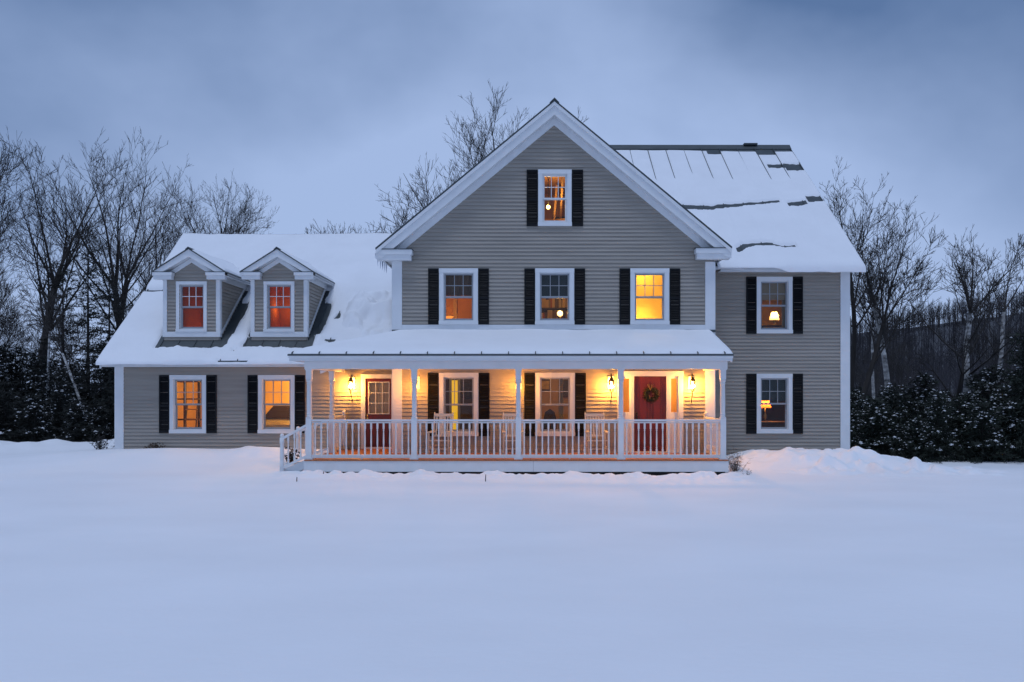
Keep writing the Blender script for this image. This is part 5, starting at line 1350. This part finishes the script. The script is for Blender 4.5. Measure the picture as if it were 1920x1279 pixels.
# ------------------------------------------------------------------ small plants and sticks in the snow
def twig_shrub(name, x, y, n, h, spread, m, label, cat='shrub', group=None, leaves=0, r=0.006, sink=0.05):
    rg_ = random.Random(int(x*100)+n); S_ = []; V = []; F = []
    for k in range(n):
        a = rg_.uniform(0, 6.28); tilt = rg_.uniform(0, spread); ln = h*rg_.uniform(0.55, 1.1)
        p = (rg_.gauss(0, 0.06*spread), rg_.gauss(0, 0.06*spread), -0.1)
        d = Vector((math.cos(a)*math.sin(tilt), math.sin(a)*math.sin(tilt), math.cos(tilt)))
        for s in range(4):
            d2 = (d+Vector((rg_.gauss(0, .16), rg_.gauss(0, .16), rg_.gauss(0, .1)))).normalized()
            q = tuple(Vector(p)+d2*(ln+0.1)/4)
            S_.append((*p, r*(1-s*0.2), *q, r*(0.8-s*0.2)))
            if s > 0:
                for b in range(2):
                    e = Vector(q)+Vector((rg_.gauss(0, 1), rg_.gauss(0, 1), rg_.uniform(0, 1))).normalized()*ln*0.22
                    S_.append((*q, r*0.55, *e, r*0.3))
                    for lf in range(leaves):
                        c = Vector(q)+(e-Vector(q))*rg_.random(); dd2 = Vector((rg_.gauss(0, 1), rg_.gauss(0, 1), rg_.gauss(0, 1))).normalized()*0.05
                        s2 = dd2.cross(Vector((0.3, 0.5, 0.8))).normalized()*0.018
                        k0 = len(V); V += [tuple(c-s2), tuple(c+s2), tuple(c+dd2)]; F.append((k0, k0+1, k0+2))
            p = q
    t = empty(name, (x, y, gh(x, y)-sink)); tag(t, label, cat, group)
    link_mesh('stems', segs_mesh('stems', S_, 3), m, t)['kind'] = 'stuff'
    if leaves: link_mesh('leaves', np_mesh('leaves', V, F, False), m, t)['kind'] = 'stuff'
    return t
twig_shrub('shrub', PX(1380, -1.6), -1.5, 46, 0.55, 0.75, M_TWIG, 'snow dusted twiggy shrub at the right end of the porch')
for k in range(3): pass
twig_shrub('shrub', PX(1398, -2.3), -2.4, 8, 0.18, 0.7, M_SHRUBDK, 'tiny bare sprig poking through snow right of the porch')
twig_shrub('shrub', PX(191, 2.4), 2.4, 22, 0.42, 0.7, M_SHRUBDK, 'small dark leafy shrub in snow left of the wing corner', leaves=4)
twig_shrub('shrub', PX(287, 1.2), 1.2, 26, 0.16, 1.2, M_TWIG, 'low brown flattened plant under the left wing window', leaves=2, sink=0.02)
twig_shrub('shrub', PX(545, -0.9), -0.9, 20, 0.40, 0.8, M_SHRUBDK, 'small dark shrub behind the porch step railing', leaves=5, sink=0.02)
for (px, py, h, lab) in ((910, 902, 0.16, 'thin dark stick standing in the tracked snow before the porch'), (556, 904, 0.10, 'short dark stem in the snow in front of the steps'), (606, 896, 0.05, 'tiny dark stub in the snow by the left porch post')):
    Y = CAMZ*FPX/(py-HY)+CAMY; x = PX(px, Y)
    o = MB().tube([(0, 0, -0.1), (0.01, 0, h)], [0.014, 0.009], 6).build('stick', M_SHRUBDK); o.location = (x, Y, gh(x, Y)); tag(o, lab, 'stick')
# brown leaf litter caught on the roof beside the gable corner
V = []; F = []
rl = random.Random(9)
for k in range(160):
    x = GL-0.25+rl.gauss(0, 0.13); y = 0.9+rl.gauss(0, 0.25); z = float(drift(np.array([x]), np.array([y]))[0])+rl.uniform(-0.01, 0.03)
    c = Vector((x, y, z)); d = Vector((rl.gauss(0, 1), rl.gauss(0, 1), rl.gauss(0, 0.7))).normalized()*0.06; s = d.cross(Vector((0.2, 0.3, 0.9))).normalized()*0.03
    k0 = len(V); V += [tuple(c-s), tuple(c+s), tuple(c+d)]; F.append((k0, k0+1, k0+2))
o = link_mesh('leaf_litter', np_mesh('leaf_litter', V, F, False), M_TWIG); tag(o, 'brown leaves caught in the roof snow beside the gable corner', 'leaves', kind='stuff')

# ------------------------------------------------------------------ labels that tell the repeats apart
ORD = ['', 'second ', 'third ', 'fourth ', 'fifth ', 'sixth ', 'seventh ', 'eighth ', 'ninth ', 'tenth ', 'eleventh ', 'twelfth ', 'thirteenth ', 'fourteenth ', 'fifteenth ']
def number(group, key, fmt, rows=None):
    obs = [o for o in bpy.data.objects if o.get('group') == group]
    for rname, (a, b) in (rows or {'': (-1e9, 1e9)}).items():
        sub = sorted([o for o in obs if a <= o.location.y < b], key=key)
        for k, o in enumerate(sub): o['label'] = fmt % ((rname, ORD[k]) if rows else ORD[k])
ang = lambda o: o.location.x/(o.location.y-CAMY)
number('snow speckled evergreens on the right', ang, 'snow speckled dark evergreen in the %s row, %snearest the house corner', {'front': (-9, 9.6), 'middle': (9.6, 11.8), 'back': (11.8, 99)})
number('dark evergreens on the left', lambda o: -ang(o), 'dark evergreen in the %s row of the left woods, %snearest the house', {'front': (-9, 10.5), 'middle': (10.5, 13), 'back': (13, 99)})
number('thin bare saplings in the left woods', lambda o: -ang(o), 'thin dark bare sapling in the left woods, %snearest the house')
number('thin bare saplings in the right woods', ang, 'thin bare sapling before the dark hill, %snearest the house corner')
number('bare sapling tops behind the wing roof', lambda o: -ang(o), 'thin sapling tip above the wing roof ridge, %snearest the gable')
number('icicles on the left gable eave', lambda o: o.location.y, 'icicle under the left gable eave, %sfrom the front end'.replace('%sfrom', '%sone back from'))
